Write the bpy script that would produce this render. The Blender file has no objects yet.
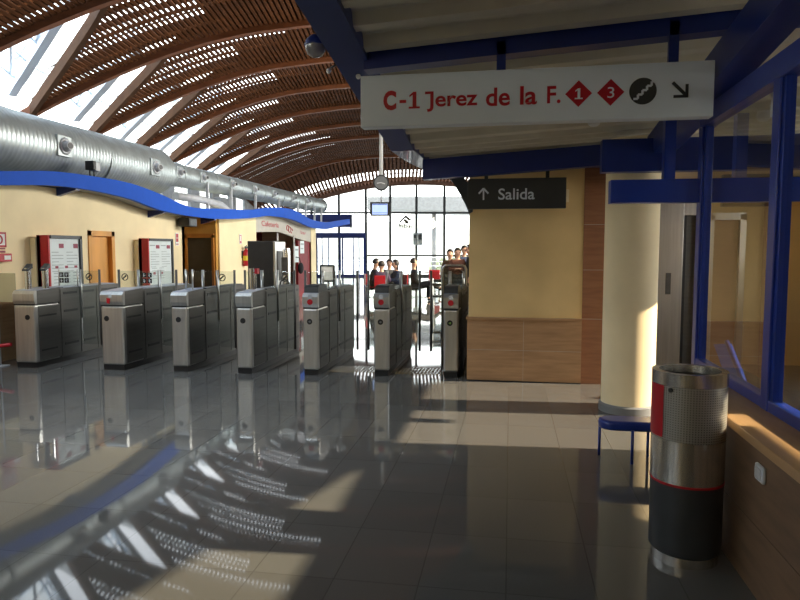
import bpy, bmesh, math, random
from mathutils import Vector, Matrix, Euler
random.seed(7)
C = bpy.context.scene.collection
PSI = math.atan(110/650.0); CY, SY = math.cos(PSI), math.sin(PSI)
def V(p, d, z): return Vector((p*CY - d*SY, p*SY + d*CY, z))     # the hall's own axes (its vault is turned against the gate row)

# ------------------------------------------------------------------ materials
def nodes(name):
    m = bpy.data.materials.new(name); m.use_nodes = True
    nt = m.node_tree; b = nt.nodes['Principled BSDF']
    return m, nt, b
def mat(name, col, rough=.5, metal=0., noise=.12, scale=6., stretch=(1,1,1), spec=.5, bump=0., col2=None, coat=0., emit=0.):
    m, nt, b = nodes(name)
    b.inputs['Roughness'].default_value = rough; b.inputs['Metallic'].default_value = metal
    b.inputs['Specular IOR Level'].default_value = spec; b.inputs['Coat Weight'].default_value = coat
    tc = nt.nodes.new('ShaderNodeTexCoord'); mp = nt.nodes.new('ShaderNodeMapping')
    mp.inputs['Scale'].default_value = stretch
    n = nt.nodes.new('ShaderNodeTexNoise'); n.inputs['Scale'].default_value = scale; n.inputs['Detail'].default_value = 6
    r = nt.nodes.new('ShaderNodeValToRGB')
    c2 = col2 or tuple(c*(1-noise) for c in col); c1 = col if col2 else tuple(min(1, c*(1+noise)) for c in col)
    r.color_ramp.elements[0].color = (*c2, 1); r.color_ramp.elements[1].color = (*c1, 1)
    r.color_ramp.elements[0].position = .3; r.color_ramp.elements[1].position = .7
    L = nt.links.new
    L(tc.outputs['Object'], mp.inputs['Vector']); L(mp.outputs['Vector'], n.inputs['Vector'])
    L(n.outputs['Fac'], r.inputs['Fac']); L(r.outputs['Color'], b.inputs['Base Color'])
    if emit:
        L(r.outputs['Color'], b.inputs['Emission Color']); b.inputs['Emission Strength'].default_value = emit
    if bump:
        bp = nt.nodes.new('ShaderNodeBump'); bp.inputs['Strength'].default_value = bump; bp.inputs['Distance'].default_value = .01
        L(n.outputs['Fac'], bp.inputs['Height']); L(bp.outputs['Normal'], b.inputs['Normal'])
    return m
def glass_mat(name, tint=(.93,.97,.96), refl=.12, rough=.02, mixcol=None, mixfac=0.):
    m = bpy.data.materials.new(name); m.use_nodes = True; nt = m.node_tree; nt.nodes.clear()
    o = nt.nodes.new('ShaderNodeOutputMaterial'); t = nt.nodes.new('ShaderNodeBsdfTransparent'); g = nt.nodes.new('ShaderNodeBsdfGlossy')
    lw = nt.nodes.new('ShaderNodeLayerWeight'); lw.inputs['Blend'].default_value = .25
    mul = nt.nodes.new('ShaderNodeMath'); mul.operation = 'MULTIPLY_ADD'; mul.inputs[1].default_value = .6; mul.inputs[2].default_value = refl*.3
    t.inputs['Color'].default_value = (*tint, 1); g.inputs['Roughness'].default_value = rough
    mx = nt.nodes.new('ShaderNodeMixShader'); L = nt.links.new
    L(lw.outputs['Fresnel'], mul.inputs[0]); L(mul.outputs[0], mx.inputs['Fac'])
    L(t.outputs[0], mx.inputs[1]); L(g.outputs[0], mx.inputs[2]); out = mx.outputs[0]
    if mixcol:
        d = nt.nodes.new('ShaderNodeBsdfDiffuse'); d.inputs['Color'].default_value = (*mixcol, 1)
        m2 = nt.nodes.new('ShaderNodeMixShader'); m2.inputs['Fac'].default_value = mixfac
        L(out, m2.inputs[1]); L(d.outputs[0], m2.inputs[2]); out = m2.outputs[0]
    L(out, o.inputs['Surface']); return m

def floor_mat():
    m, nt, b = nodes('polished_granite'); L = nt.links.new
    tc = nt.nodes.new('ShaderNodeTexCoord'); br = nt.nodes.new('ShaderNodeTexBrick')
    br.inputs['Scale'].default_value = 1; br.inputs['Brick Width'].default_value = .42; br.inputs['Row Height'].default_value = .6
    br.inputs['Mortar Size'].default_value = .003; br.offset = 0.; br.inputs['Bias'].default_value = 0
    br.inputs['Color1'].default_value = (.122,.121,.115,1); br.inputs['Color2'].default_value = (.142,.141,.134,1); br.inputs['Mortar'].default_value = (.090,.088,.082,1)
    n = nt.nodes.new('ShaderNodeTexNoise'); n.inputs['Scale'].default_value = 260; n.inputs['Detail'].default_value = 3
    n2 = nt.nodes.new('ShaderNodeTexNoise'); n2.inputs['Scale'].default_value = 1.3; n2.inputs['Detail'].default_value = 5
    r = nt.nodes.new('ShaderNodeValToRGB'); r.color_ramp.elements[0].position = .33; r.color_ramp.elements[1].position = .67
    r.color_ramp.elements[0].color = (.62,.62,.62,1); r.color_ramp.elements[1].color = (1.3,1.3,1.3,1)
    mx = nt.nodes.new('ShaderNodeMixRGB'); mx.blend_type = 'MULTIPLY'; mx.inputs['Fac'].default_value = 1
    r2 = nt.nodes.new('ShaderNodeMapRange'); r2.inputs['To Min'].default_value = .025; r2.inputs['To Max'].default_value = .05
    L(tc.outputs['Object'], br.inputs['Vector']); L(tc.outputs['Object'], n.inputs['Vector']); L(tc.outputs['Object'], n2.inputs['Vector'])
    L(n.outputs['Fac'], r.inputs['Fac']); L(br.outputs['Color'], mx.inputs['Color1']); L(r.outputs['Color'], mx.inputs['Color2'])
    L(mx.outputs['Color'], b.inputs['Base Color']); L(n2.outputs['Fac'], r2.inputs['Value']); L(r2.outputs['Result'], b.inputs['Roughness'])
    b.inputs['Specular IOR Level'].default_value = .36
    return m
def perforated_mat():
    m, nt, b = nodes('perforated_steel'); L = nt.links.new
    tc = nt.nodes.new('ShaderNodeTexCoord'); sp = nt.nodes.new('ShaderNodeSeparateXYZ'); L(tc.outputs['Object'], sp.inputs[0])
    def mth(op, a, bb=None):
        q = nt.nodes.new('ShaderNodeMath'); q.operation = op
        for i, s in enumerate((a, bb)):
            if s is None: continue
            if isinstance(s, (int, float)): q.inputs[i].default_value = s
            else: L(s, q.inputs[i])
        return q.outputs[0]
    ang = mth('ARCTAN2', sp.outputs['Y'], sp.outputs['X'])
    a = mth('SINE', mth('MULTIPLY', ang, 84)); c = mth('SINE', mth('MULTIPLY', sp.outputs['Z'], 520))
    dot = mth('GREATER_THAN', mth('MINIMUM', a, c), .25)
    mx = nt.nodes.new('ShaderNodeMixRGB'); L(dot, mx.inputs['Fac'])
    mx.inputs['Color1'].default_value = (.42,.41,.38,1); mx.inputs['Color2'].default_value = (.04,.04,.04,1)
    L(mx.outputs[0], b.inputs['Base Color']); b.inputs['Metallic'].default_value = .72; b.inputs['Roughness'].default_value = .44
    return m

M = {}
M['floor'] = floor_mat()
M['yellow'] = mat('yellow_plaster', (.80,.58,.27), .85, scale=2.5, noise=.06, bump=.05)
M['cream'] = mat('cream_plaster', (.92,.78,.50), .85, scale=2.5, noise=.05)
M['ochre'] = mat('ochre_plaster', (.62,.42,.15), .85, scale=3, noise=.08)
M['travertine'] = mat('travertine_slabs', (.50,.30,.155), .42, scale=3.2, stretch=(1,1,9), col2=(.37,.21,.105))
M['sill'] = mat('sill_stone', (.55,.34,.17), .38, scale=3.2, stretch=(4,1,4), col2=(.43,.26,.13))
M['brick'] = mat('brown_stone', (.36,.16,.075), .6, scale=3.5, stretch=(1,1,9), col2=(.27,.115,.055))
M['blue'] = mat('navy_paint', (.006,.023,.17), .38, noise=.05, coat=.2)
M['blue2'] = mat('window_blue_paint', (.013,.042,.31), .3, noise=.05, coat=.2)  # brighter than the navy: sunlight on the window frame put into the colour
M['fascia'] = mat('fascia_blue', (.016,.10,.58), .65, noise=.05, spec=.15)
M['corr'] = mat('corrugated_sheet', (.62,.58,.46), .55, noise=.05)
M['glulam'] = mat('glulam_timber', (.21,.066,.019), .55, scale=3, stretch=(1,1,6), col2=(.135,.042,.013))
M['darkglulam'] = mat('dark_glulam', (.11,.045,.022), .6, scale=3, noise=.2)
M['edgewood'] = mat('edge_timber', (.085,.040,.019), .7, scale=4, noise=.15, spec=.15)
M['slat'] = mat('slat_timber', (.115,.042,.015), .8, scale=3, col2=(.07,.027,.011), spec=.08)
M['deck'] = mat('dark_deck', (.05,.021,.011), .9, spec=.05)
M['truss'] = mat('white_steel', (.80,.88,.98), .5, noise=.03)
M['steel'] = mat('brushed_steel', (.60,.60,.58), .32, .85, scale=30, stretch=(1,1,.05), noise=.10)
M['steel_dark'] = mat('dark_brushed_steel', (.115,.112,.104), .48, .35, scale=30, stretch=(.05,.05,1), noise=.10)  # steel darkened to carry the gate sides' shade; also serves dark fittings
M['binsteel'] = mat('streaked_steel', (.58,.56,.52), .24, .92, scale=26, stretch=(1,1,.03), noise=.38)
M['stonewall'] = mat('dim_stone_slabs', (.22,.135,.08), .5, scale=3.2, stretch=(1,1,6), col2=(.15,.092,.055))  # travertine copy with the sill wall's shade put into its colour
M['stonejoint'] = mat('stone_joint', (.10,.065,.045), .7)
M['chrome'] = mat('polished_steel', (.72,.73,.74), .16, .95, noise=.03)
M['zinc'] = mat('galvanised_duct', (.46,.51,.52), .42, .6, scale=4, noise=.14)
M['black'] = mat('black_plastic', (.012,.012,.013), .45)
M['dkgrey'] = mat('dark_grey_paint', (.035,.04,.045), .42)
M['grey'] = mat('grey_paint', (.22,.23,.24), .5)
M['ltgrey'] = mat('light_grey', (.55,.57,.6), .45)
M['toplid'] = mat('gate_lid_grey', (.40,.45,.55), .3, .2)
M['white'] = mat('white_paint', (.78,.79,.78), .5, noise=.03)
M['signwhite'] = mat('sign_white', (.70,.76,.80), .45, noise=.02)
M['signdark'] = mat('sign_charcoal', (.035,.036,.034), .5, noise=.05)
M['red'] = mat('red_paint', (.45,.005,.016), .4, noise=.05)
M['redwall'] = mat('red_panel', (.20,.006,.012), .6, noise=.08)
M['orangewall'] = mat('orange_plaster', (.66,.36,.08), .85, scale=3, noise=.08)
M['orange'] = mat('orange_wood', (.72,.34,.07), .5, scale=5, stretch=(1,1,.2), noise=.12)
M['orange2'] = mat('orange_wood_dark', (.52,.21,.035), .5, scale=5, noise=.12)
M['greige'] = mat('greige_band', (.56,.53,.47), .7, noise=.05)
M['paper'] = mat('printed_paper', (.70,.78,.80), .5, noise=.04)
M['ink'] = mat('grey_print', (.34,.40,.42), .6)
M['inkred'] = mat('maroon_print', (.30,.05,.09), .6)
M['glass'] = glass_mat('clear_glass')
M['glass_gate'] = glass_mat('gate_glass', (.90,.93,.92), .12)
M['glass_in'] = glass_mat('room_glass', (.86,.89,.85), .05)
M['glass_amber'] = glass_mat('beige_panel_glass', (.8,.78,.62), .2, mixcol=(.7,.62,.40), mixfac=.55)
M['dome'] = glass_mat('dome_smoke', (.45,.45,.48), .5, mixcol=(.55,.52,.5), mixfac=.35)
M['screen'] = mat('screen_blue', (.42,.55,.92), .3, noise=.05, emit=.9)
M['screenhd'] = mat('screen_header', (.12,.18,.45), .3, emit=.4)
M['skin'] = mat('skin', (.50,.29,.20), .55, noise=.05)
M['hair'] = mat('dark_hair', (.02,.015,.012), .6)
M['cblack'] = mat('black_cloth', (.014,.014,.018), .85)
M['cpurple'] = mat('purple_cloth', (.06,.035,.08), .85)
M['cbrown'] = mat('brown_cloth', (.07,.04,.018), .85)
M['crust'] = mat('rust_cloth', (.10,.035,.02), .85)
M['cgrey'] = mat('grey_cloth', (.07,.07,.08), .85)
M['cnavy'] = mat('navy_cloth', (.02,.03,.07), .85)
M['green'] = mat('green_print', (.30,.55,.12), .5)
M['yellowp'] = mat('yellow_label', (.75,.62,.05), .5)
M['plastic'] = mat('white_plastic', (.62,.66,.72), .4)
M['ground'] = mat('pale_ground', (.62,.62,.60), .9, scale=.6)
M['canopy'] = mat('grey_concrete', (.22,.22,.22), .8)
M['city'] = mat('pale_facade', (.75,.73,.66), .9, scale=.5)
M['shrub'] = mat('pale_shrub', (.45,.47,.30), .9)
M['perf'] = perforated_mat()

# ------------------------------------------------------------------ mesh helpers
ORG = {}
class MB:
    def __init__(s): s.bm = bmesh.new()
    def poly(s, pts, faces):
        vs = [s.bm.verts.new(p) for p in pts]
        for f in faces:
            try: s.bm.faces.new([vs[i] for i in f])
            except ValueError: pass
        return s
    def box(s, x0, x1, y0, y1, z0, z1, bev=0., mtx=None, seg=2):
        t = bmesh.new(); bmesh.ops.create_cube(t, size=1)
        for v in t.verts: v.co = Vector(((x0+x1)/2+v.co.x*(x1-x0), (y0+y1)/2+v.co.y*(y1-y0), (z0+z1)/2+v.co.z*(z1-z0)))
        if bev: bmesh.ops.bevel(t, geom=list(t.edges), offset=bev, segments=seg, affect='EDGES', profile=.5)
        return s.add(t, mtx)
    def add(s, t, mtx=None):
        t.verts.index_update(); mp = [s.bm.verts.new(mtx @ v.co if mtx else v.co) for v in t.verts]
        for f in t.faces:
            try: q = s.bm.faces.new([mp[v.index] for v in f.verts]); q.smooth = f.smooth
            except ValueError: pass
        t.free(); return s
    def bar(s, a, b, w, h, up=(0,0,1)):          # rectangular bar between two points
        a, b = Vector(a), Vector(b); d = (b-a).normalized(); u = Vector(up)
        r = d.cross(u)
        if r.length < 1e-5: r = d.cross(Vector((0,1,0)))
        r.normalize(); u = r.cross(d)
        pts = [p + r*i*w/2 + u*j*h/2 for p in (a, b) for i, j in ((-1,-1),(1,-1),(1,1),(-1,1))]
        return s.poly(pts, [(3,2,1,0),(4,5,6,7),(0,1,5,4),(1,2,6,5),(2,3,7,6),(3,0,4,7)])
    def tube(s, pts, r, n=10, cap=True, smooth=True):
        pts = [Vector(p) for p in pts]; rs = r if isinstance(r, (list, tuple)) else [r]*len(pts)
        rings = []; prev = None
        for i, p in enumerate(pts):
            d = (pts[min(i+1, len(pts)-1)] - pts[max(i-1, 0)]).normalized()
            if prev is None:
                x = d.cross(Vector((0,0,1)))
                if x.length < 1e-4: x = Vector((1,0,0))
            else: x = prev - d*prev.dot(d)
            x.normalize(); y = d.cross(x); prev = x
            rings.append([s.bm.verts.new(p + (x*math.cos(2*math.pi*k/n) + y*math.sin(2*math.pi*k/n))*rs[i]) for k in range(n)])
        for a, b in zip(rings, rings[1:]):
            for k in range(n):
                f = s.bm.faces.new((a[k], a[(k+1)%n], b[(k+1)%n], b[k])); f.smooth = smooth
        if cap: s.bm.faces.new(rings[0][::-1]); s.bm.faces.new(rings[-1])
        return s
    def lathe(s, prof, cx, cy, n=48, a0=0., a1=2*math.pi, z0=0.):  # prof = [(r, z)]
        full = abs(a1-a0-2*math.pi) < 1e-6; m = n if full else n+1; q = [prof[0]]
        for i in range(1, len(prof)):                # a doubled ring keeps hard corners crisp
            q.append(prof[i])
            if i < len(prof)-1:
                a = math.atan2(prof[i][1]-prof[i-1][1], prof[i][0]-prof[i-1][0]); b = math.atan2(prof[i+1][1]-prof[i][1], prof[i+1][0]-prof[i][0])
                if math.cos(a-b) < .8: q.append(None); q.append(prof[i])
        segs = [[]]
        for e in q:
            if e is None: segs.append([])
            else: segs[-1].append(e)
        if len(segs) > 1:
            for g in segs: s.lathe(g, cx, cy, n, a0, a1, z0) if len(g) > 1 else None
            return s
        rings = [[s.bm.verts.new((cx + r*math.cos(a0+(a1-a0)*k/n), cy + r*math.sin(a0+(a1-a0)*k/n), z+z0)) for k in range(m)] for r, z in prof]
        for a, b in zip(rings, rings[1:]):
            for k in range(n):
                f = s.bm.faces.new((a[k], a[(k+1)%m], b[(k+1)%m], b[k])); f.smooth = True
        return s
    def prism(s, pts, vec):                       # planar polygon swept along vec
        pts = [Vector(p) for p in pts]; vec = Vector(vec); n = len(pts)
        return s.poly(pts + [p+vec for p in pts], [tuple(range(n))[::-1], tuple(range(n, 2*n))] + [(i, (i+1)%n, n+(i+1)%n, n+i) for i in range(n)])
    def ball(s, c, r, sx=1, sy=1, sz=1, u=14, v=9):
        t = bmesh.new(); bmesh.ops.create_uvsphere(t, u_segments=u, v_segments=v, radius=r)
        for q in t.verts: q.co = Vector((c[0]+q.co.x*sx, c[1]+q.co.y*sy, c[2]+q.co.z*sz))
        for f in t.faces: f.smooth = True
        return s.add(t)
    def build(s, name, m, parent=None, org=None, local=False):
        me = bpy.data.meshes.new(name)
        o3 = Vector((0,0,0)) if local else (ORG.get(parent.name) if parent else Vector(org or (0,0,0)))
        for v in s.bm.verts: v.co -= o3
        bmesh.ops.recalc_face_normals(s.bm, faces=list(s.bm.faces))
        s.bm.to_mesh(me); s.bm.free(); me.materials.append(M[m])
        o = bpy.data.objects.new(name, me); C.objects.link(o)
        if parent: o.parent = parent
        else: o.location = o3
        ORG[o.name] = o3.copy()
        return o
def tag(o, label, cat, group=None, kind=None):
    o['label'] = label; o['category'] = cat
    if group: o['group'] = group
    if kind: o['kind'] = kind
    return o
def thing(name, label, cat, loc=(0,0,0), group=None, rz=0.):
    o = bpy.data.objects.new(name, None); C.objects.link(o); o.location = loc; o.rotation_euler = (0,0,rz); o.empty_display_size = .1
    ORG[o.name] = Vector(loc); return tag(o, label, cat, group)
def struct(name, mb, m, parent=None):
    o = mb.build(name, m, parent)
    if not parent: o['kind'] = 'structure'
    return o
def text_mesh(body, bold=0.):
    cu = bpy.data.curves.new('lettering', 'FONT'); cu.body = body; cu.offset = bold; cu.resolution_u = 4; cu.fill_mode = 'FRONT'
    o = bpy.data.objects.new('lettering', cu); C.objects.link(o)
    dg = bpy.context.evaluated_depsgraph_get(); me = bpy.data.meshes.new_from_object(o.evaluated_get(dg))
    bpy.data.objects.remove(o); bpy.data.curves.remove(cu)
    return me
def letters(name, body, fr, mtl, parent, depth=.002, bold=0.):
    """fr(a, b) -> point, a 0..1 across the text's own width, b 0..1 up its height (below the surface normal fr.n)"""
    me = text_mesh(body, bold); xs = [v.co.x for v in me.vertices]; ys = [v.co.y for v in me.vertices]
    x0, x1, y0, y1 = min(xs), max(xs), min(ys), max(ys)
    mb = MB(); mb.bm.from_mesh(me)
    for v in mb.bm.verts: v.co = fr((v.co.x-x0)/(x1-x0), (v.co.y-y0)/(y1-y0))
    bpy.data.meshes.remove(me)
    return mb.build(name, mtl, parent)
def one(name, x0, x1, z0, z1, y, m, parent):
    W, Hh = x1-x0, z1-z0; c = x0+W*.52; t = W*.17
    MB().poly([(c-t,y,z0),(c+t,y,z0),(c+t,y,z1),(c-t*.6,y,z1),(x0+W*.06,y,z0+Hh*.80),(x0+W*.06,y,z0+Hh*.68),(c-t,y,z0+Hh*.82)],[(0,1,2,3,4,5,6)]).box(x0,x1,y-.0005,y,z0,z0+Hh*.12).build(name,m,parent)
def frontXZ(x0, x1, z0, z1, y): return lambda a, b: Vector((x0+(x1-x0)*a, y, z0+(z1-z0)*b))

# ------------------------------------------------------------------ camera, sky, sun
cam = bpy.data.cameras.new('camera'); co = bpy.data.objects.new('camera', cam); C.objects.link(co)
cam.lens = 29.25; cam.sensor_width = 36; cam.clip_end = 500; cam.clip_start = .05
co.location = (0,0,1.62); co.rotation_euler = (math.pi/2 - math.atan(50/650.0), 0, PSI)
S = bpy.context.scene; S.camera = co
S.view_settings.view_transform = 'Standard'; S.view_settings.look = 'None'; S.view_settings.exposure = 0.; S.view_settings.gamma = 1.
w = bpy.data.worlds.new('sky'); S.world = w; w.use_nodes = True; nt = w.node_tree
bg = nt.nodes['Background']; tc = nt.nodes.new('ShaderNodeTexCoord'); sx = nt.nodes.new('ShaderNodeSeparateXYZ'); rp = nt.nodes.new('ShaderNodeValToRGB')
nt.links.new(tc.outputs['Generated'], sx.inputs[0]); nt.links.new(sx.outputs['Z'], rp.inputs['Fac']); nt.links.new(rp.outputs['Color'], bg.inputs['Color'])
rp.color_ramp.elements[0].color = (1,.98,.93,1); rp.color_ramp.elements[1].color = (.70,.84,1,1); rp.color_ramp.elements[1].position = .8
bg.inputs['Strength'].default_value = 5.0
sun = bpy.data.lights.new('sun', 'SUN'); sun.energy = 13.5; sun.angle = .009; sun.color = (1,.81,.57)
so = bpy.data.objects.new('sun', sun); C.objects.link(so); so.location = (20,0,12)
SUN = Vector((1,.06,.466)); so.rotation_euler = (-SUN).to_track_quat('-Z', 'Y').to_euler()

al = bpy.data.lights.new('hall_floodlight', 'AREA'); al.shape = 'RECTANGLE'; al.size = 5; al.size_y = 1.0; al.energy = 520; al.color = (1,.95,.86)  # added lamp with no visible source, brightens the kiosk wall
ao = bpy.data.objects.new('hall_floodlight', al); C.objects.link(ao); ao.location = (.9,14.5,4.3)
ao.rotation_euler = Vector((-1,-.12,-.30)).to_track_quat('-Z', 'Y').to_euler()
sl_ = bpy.data.lights.new('hall_spotlight', 'SPOT'); sl_.energy = 1000; sl_.color = (.80,.90,1); sl_.spot_size = math.radians(95); sl_.spot_blend = 1.; sl_.shadow_soft_size = .8  # added lamp out of view, lifts the left floor with cool light
so2 = bpy.data.objects.new('hall_spotlight', sl_); C.objects.link(so2); so2.location = (-5.2,3.6,5.4)
so2.rotation_euler = (Vector((-4.4,6.0,0))-Vector((-5.2,3.6,5.4))).to_track_quat('-Z', 'Y').to_euler()
# ------------------------------------------------------------------ ground and floor
struct('floor', MB().box(-13.5, 8, -7.5, 42, -.1, 0), 'floor')
struct('floor_outside', MB().box(-90, 90, -60, 160, -.35, -.12), 'ground')

# ------------------------------------------------------------------ the timber vault
PZ = [(0,6.44),(1,6.42),(2,6.35),(3.2,6.20),(4.15,5.99),(5.1,5.69),(6,5.34),(6.75,5.01),(7.5,4.66),(8.2,4.28),(9,3.8)]
def prof(p):
    p = abs(p)
    for (a, za), (b, zb) in zip(PZ, PZ[1:]):
        if p <= b: 
            t = (p-a)/(b-a); return za+(zb-za)*t
    return PZ[-1][1]
def endz(p): return 5.56 - (20.7 - math.sqrt(max(0, 20.7**2-(p-1.2)**2)))
DE, DL = 34.4, 39.9
def zv(p, d):
    z = (prof(p-.12)+2*prof(p)+prof(p+.12))/4
    if d <= DE: return z
    t = min(1, (d-DE)/(DL-DE)); return z*(1-t) + (endz(p)+.1)*t
def nrm(p, d):
    dz = (zv(p+.05, d)-zv(p-.05, d))/.1; l = math.hypot(1, dz); return (-dz/l, 1/l)   # in (p, z)
def on(p, d, off):
    a, b = nrm(p, d); return V(p+a*off, d, zv(p, d)+b*off)
def rib(d, w, h, p0=-8.2, p1=7.15, f=None, n=56):
    mb = MB(); rows = []
    for i in range(n+1):
        p = p0+(p1-p0)*i/n
        if f: q = [V(p, d-w/2, f(p)), V(p, d+w/2, f(p)), V(p, d+w/2, f(p)+h), V(p, d-w/2, f(p)+h)]
        else:
            a = on(p, d, 0); b = on(p, d, h); o = V(0, w/2, 0)
            q = [a-o, a+o, b+o, b-o]
        rows.append([mb.bm.verts.new(c) for c in q])
    for a, b in zip(rows, rows[1:]):
        for k in range(4): mb.bm.faces.new((a[k], a[(k+1)%4], b[(k+1)%4], b[k]))
    return mb
RD = [-3.2,-.3,2.6,5.5,8.4,11.3,14.2,16.9,19.6,22.4,25.4,28.4,34.4]
for i, d in enumerate(RD): struct('trim_%d' % (i+1), rib(d, .14, .22), 'glulam')
struct('trim_14', rib(DL, .3, .42, f=lambda p: endz(p)), 'darkglulam')
PT, PS = -4.95, -7.9                      # the lunette's tip and springing
def arcs(p0, p1, step):
    out, p = [], p0
    while p < p1:
        a, b = nrm(p, 10); out.append(p); p += step*max(.4, b)
    return out
PL = arcs(-8.1, 7.1, .105)
def quad(mb, p0, p1, d0, d1, off):
    mb.poly([on(p0, d0, off), on(p1, d0, off), on(p1, d1, off), on(p0, d1, off)], [(0,1,2,3)])
bays = list(zip(RD, RD[1:])) + [(DE, DL)]
for k, (d0, d1) in enumerate(bays):
    lun = 5 < d0 and d1 <= 28.5
    def de(p):
        if not lun or p > PT: return d0
        t = (PT-p)/(PT-PS); return d0 + (d1-d0)*min(1., t**.9)
    sl = MB()
    for p in (PL[::2] if k == len(bays)-1 else PL):
        a = de(p)+ (.06 if lun and p < PT else 0); b = d1
        if b-a < .12: continue
        A, B = on(p, a, .13), on(p, b, .13)
        nx, nz = nrm(p, d0); sl.bar(A, B, .13 if k == len(bays)-1 else .058, .04, up=V(nx, 0, nz))
    for f in (.2, .5, .8) if lun else (.15,.32,.5,.68,.85):    # battens across the slats
        pts = [p for p in [-8+.3*i for i in range(51)] if de(p) < d0+(d1-d0)*f-.08]
        for p, q in zip(pts, pts[1:]): sl.bar(on(p, d0+(d1-d0)*f, .175), on(q, d0+(d1-d0)*f, .175), .045, .05)
    struct('ceiling', sl, 'slat')
    # the deck above the slats: closed boards with narrow rooflight slots on the left flank
    dk = MB(); W = d1-d0
    if d1 < 5.6: slots = []; pend = -9
    elif lun: slots = [(.27,.335),(.37,.43),(.53,.585),(.61,.67),(.70,.755)]; pend = -3.5+.3*math.sin(k*2.1)
    elif k == len(bays)-1: slots = [(.66,.95)]; pend = 9
    else: slots = [(.05,.10),(.2,.208),(.4,.408),(.6,.608),(.8,.808)]; pend = -4
    cuts = sorted({0.,1.} | {x for s_ in slots for x in s_})
    ps = [-8.2+.4*i for i in range(39)]
    for a, b in zip(cuts, cuts[1:]):
        hole = any(abs(a-s0) < 1e-6 for s0, s1 in slots)
        for p, q in zip(ps, ps[1:]):
            if hole and q <= pend + (1.1 if a < .5 else 0): continue
            e0 = max(de(p)+.22*(lun and p < PT), d0+W*a); e1 = max(de(q)+.22*(lun and q < PT), d0+W*a); f = d0+W*b
            if e0 >= f and e1 >= f: continue
            dk.poly([on(p, min(e0, f), .33), on(q, min(e1, f), .33), on(q, f, .33), on(p, f, .33)], [(0,1,2,3)])
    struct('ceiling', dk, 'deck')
    if lun:
        ed = MB(); tr = MB(); gl = MB(); path = [PT-(PT-PS)*i/10 for i in range(11)]
        for p, q in zip(path, path[1:]):
            ed.bar(on(p, de(p)+.05, .12), on(q, de(q)+.05, .12), .10, .24)
            tr.bar(on(p, de(p)-.25, .55), on(q, de(q)-.25, .55), .16, .2)
            tr.bar(on(p, de(p)-.12, .95), on(q, de(q)-.12, .95), .05, .05)
            gl.poly([on(p, d0+.1, 1.0), on(q, d0+.1, 1.0), on(q, max(d0+.12, de(q)), 1.0), on(p, max(d0+.12, de(p)), 1.0)], [(0,1,2,3)])
        for t0, t1 in ((.25,.75),(.5,1.),(.75,.45),(.05,.9)):
            p, q = PT-(PT-PS)*t0, PT-(PT-PS)*t1
            tr.tube([on(p, d0+.08, .5), on(q, de(q)-.1, .75)], .03, 6)
        for t0 in (.15,.3,.45,.6,.75,.9):
            p, q = PT-(PT-PS)*t0, PT-(PT-PS)*min(1, t0+.12)
            tr.tube([on(p, de(p)-.25, .55), on(q, de(q)-.12, .95)], .025, 6)
            tr.tube([on(p, de(p)-.25, .55), on(p, max(d0+.1, de(p)-1.1), 1.0)], .025, 6)
            tr.tube([on(q, max(d0+.1, de(q)-1.1), 1.0), on(p, max(d0+.1, de(p)-1.1), 1.0)], .03, 6)
        for t0 in (.35, .6, .85):
            p = PT-(PT-PS)*t0
            tr.tube([on(p, d0+.1, .95), on(p, de(p)-.1, .95)], .03, 6)
            tr.tube([on(p-.2, d0+.1, .3), on(p+.1, d0+(de(p)-d0)*.6, 1.0)], .016, 6)
        struct('trim_%d' % (20+k), ed, 'edgewood'); struct('trim_%d' % (40+k), tr, 'truss')
        struct('window_%d' % (20+k), gl, 'glass')

# outer walls of the hall
def wall_cut(name, loops, frame, m, th=.12):
    cu = bpy.data.curves.new(name, 'CURVE'); cu.dimensions = '2D'; cu.fill_mode = 'BOTH'; cu.extrude = th/2
    for lp in loops:
        sp = cu.splines.new('POLY'); sp.points.add(len(lp)-1); sp.use_cyclic_u = True
        for q, (a, b) in zip(sp.points, lp): q.co = (a, b, 0, 1)
    o = bpy.data.objects.new(name, cu); C.objects.link(o)
    me = bpy.data.meshes.new_from_object(o.evaluated_get(bpy.context.evaluated_depsgraph_get()))
    bpy.data.objects.remove(o); bpy.data.curves.remove(cu)
    mb = MB(); mb.bm.from_mesh(me); bpy.data.meshes.remove(me)
    for v in mb.bm.verts: v.co = frame(v.co.x, v.co.y, v.co.z)
    return struct(name, mb, m)
def rect(a, b, c, d): return [(a,c),(b,c),(b,d),(a,d)]
# unseen far wall of the right room; openings cut to shape the sun patches
sun_cutouts = [rect(5.62, 8.4, 1.3, 2.555),
         [(4.135,2.558),(5.14,2.575),(5.14,2.60),(4.154,2.748)],
         [(2.228,2.547),(3.559,2.553),(3.557,2.864),(3.11,2.922),(2.296,3.075)],
         [(2.6,1.2),(3.87,1.2),(3.87,2.50),(3.63,2.50),(3.63,2.302),(2.6,2.302)]]
wall_cut('wall_right', [rect(-7.4, 10, 0, 5.75)] + sun_cutouts, lambda a, b, c: Vector((4.5+c, a, b)), 'ochre')
struct('wall_right_far', MB().poly([V(7.1,10.5,0), V(7.1,40,0), V(7.1,40,.5), V(7.1,10.5,.5)], [(0,1,2,3)]), 'cream')
gw = MB()
for i in range(11): gw.bar(V(7.1,10.5+2.95*i,.5), V(7.1,10.5+2.95*i,4.75), .1, .1, up=V(0,1,0))
for z in (.5, 2.6, 4.7): gw.bar(V(7.1,10.5,z), V(7.1,40,z), .09, .09)
w5 = struct('window_5', gw, 'dkgrey')
struct('window_pane', MB().poly([V(7.1,10.5,.5), V(7.1,40,.5), V(7.1,40,4.7), V(7.1,10.5,4.7)], [(0,1,2,3)]), 'glass', w5)
struct('wall_right_return', MB().box(4.5, 6.2, 9.95, 10.05, 0, 5.6), 'ochre')
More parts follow.
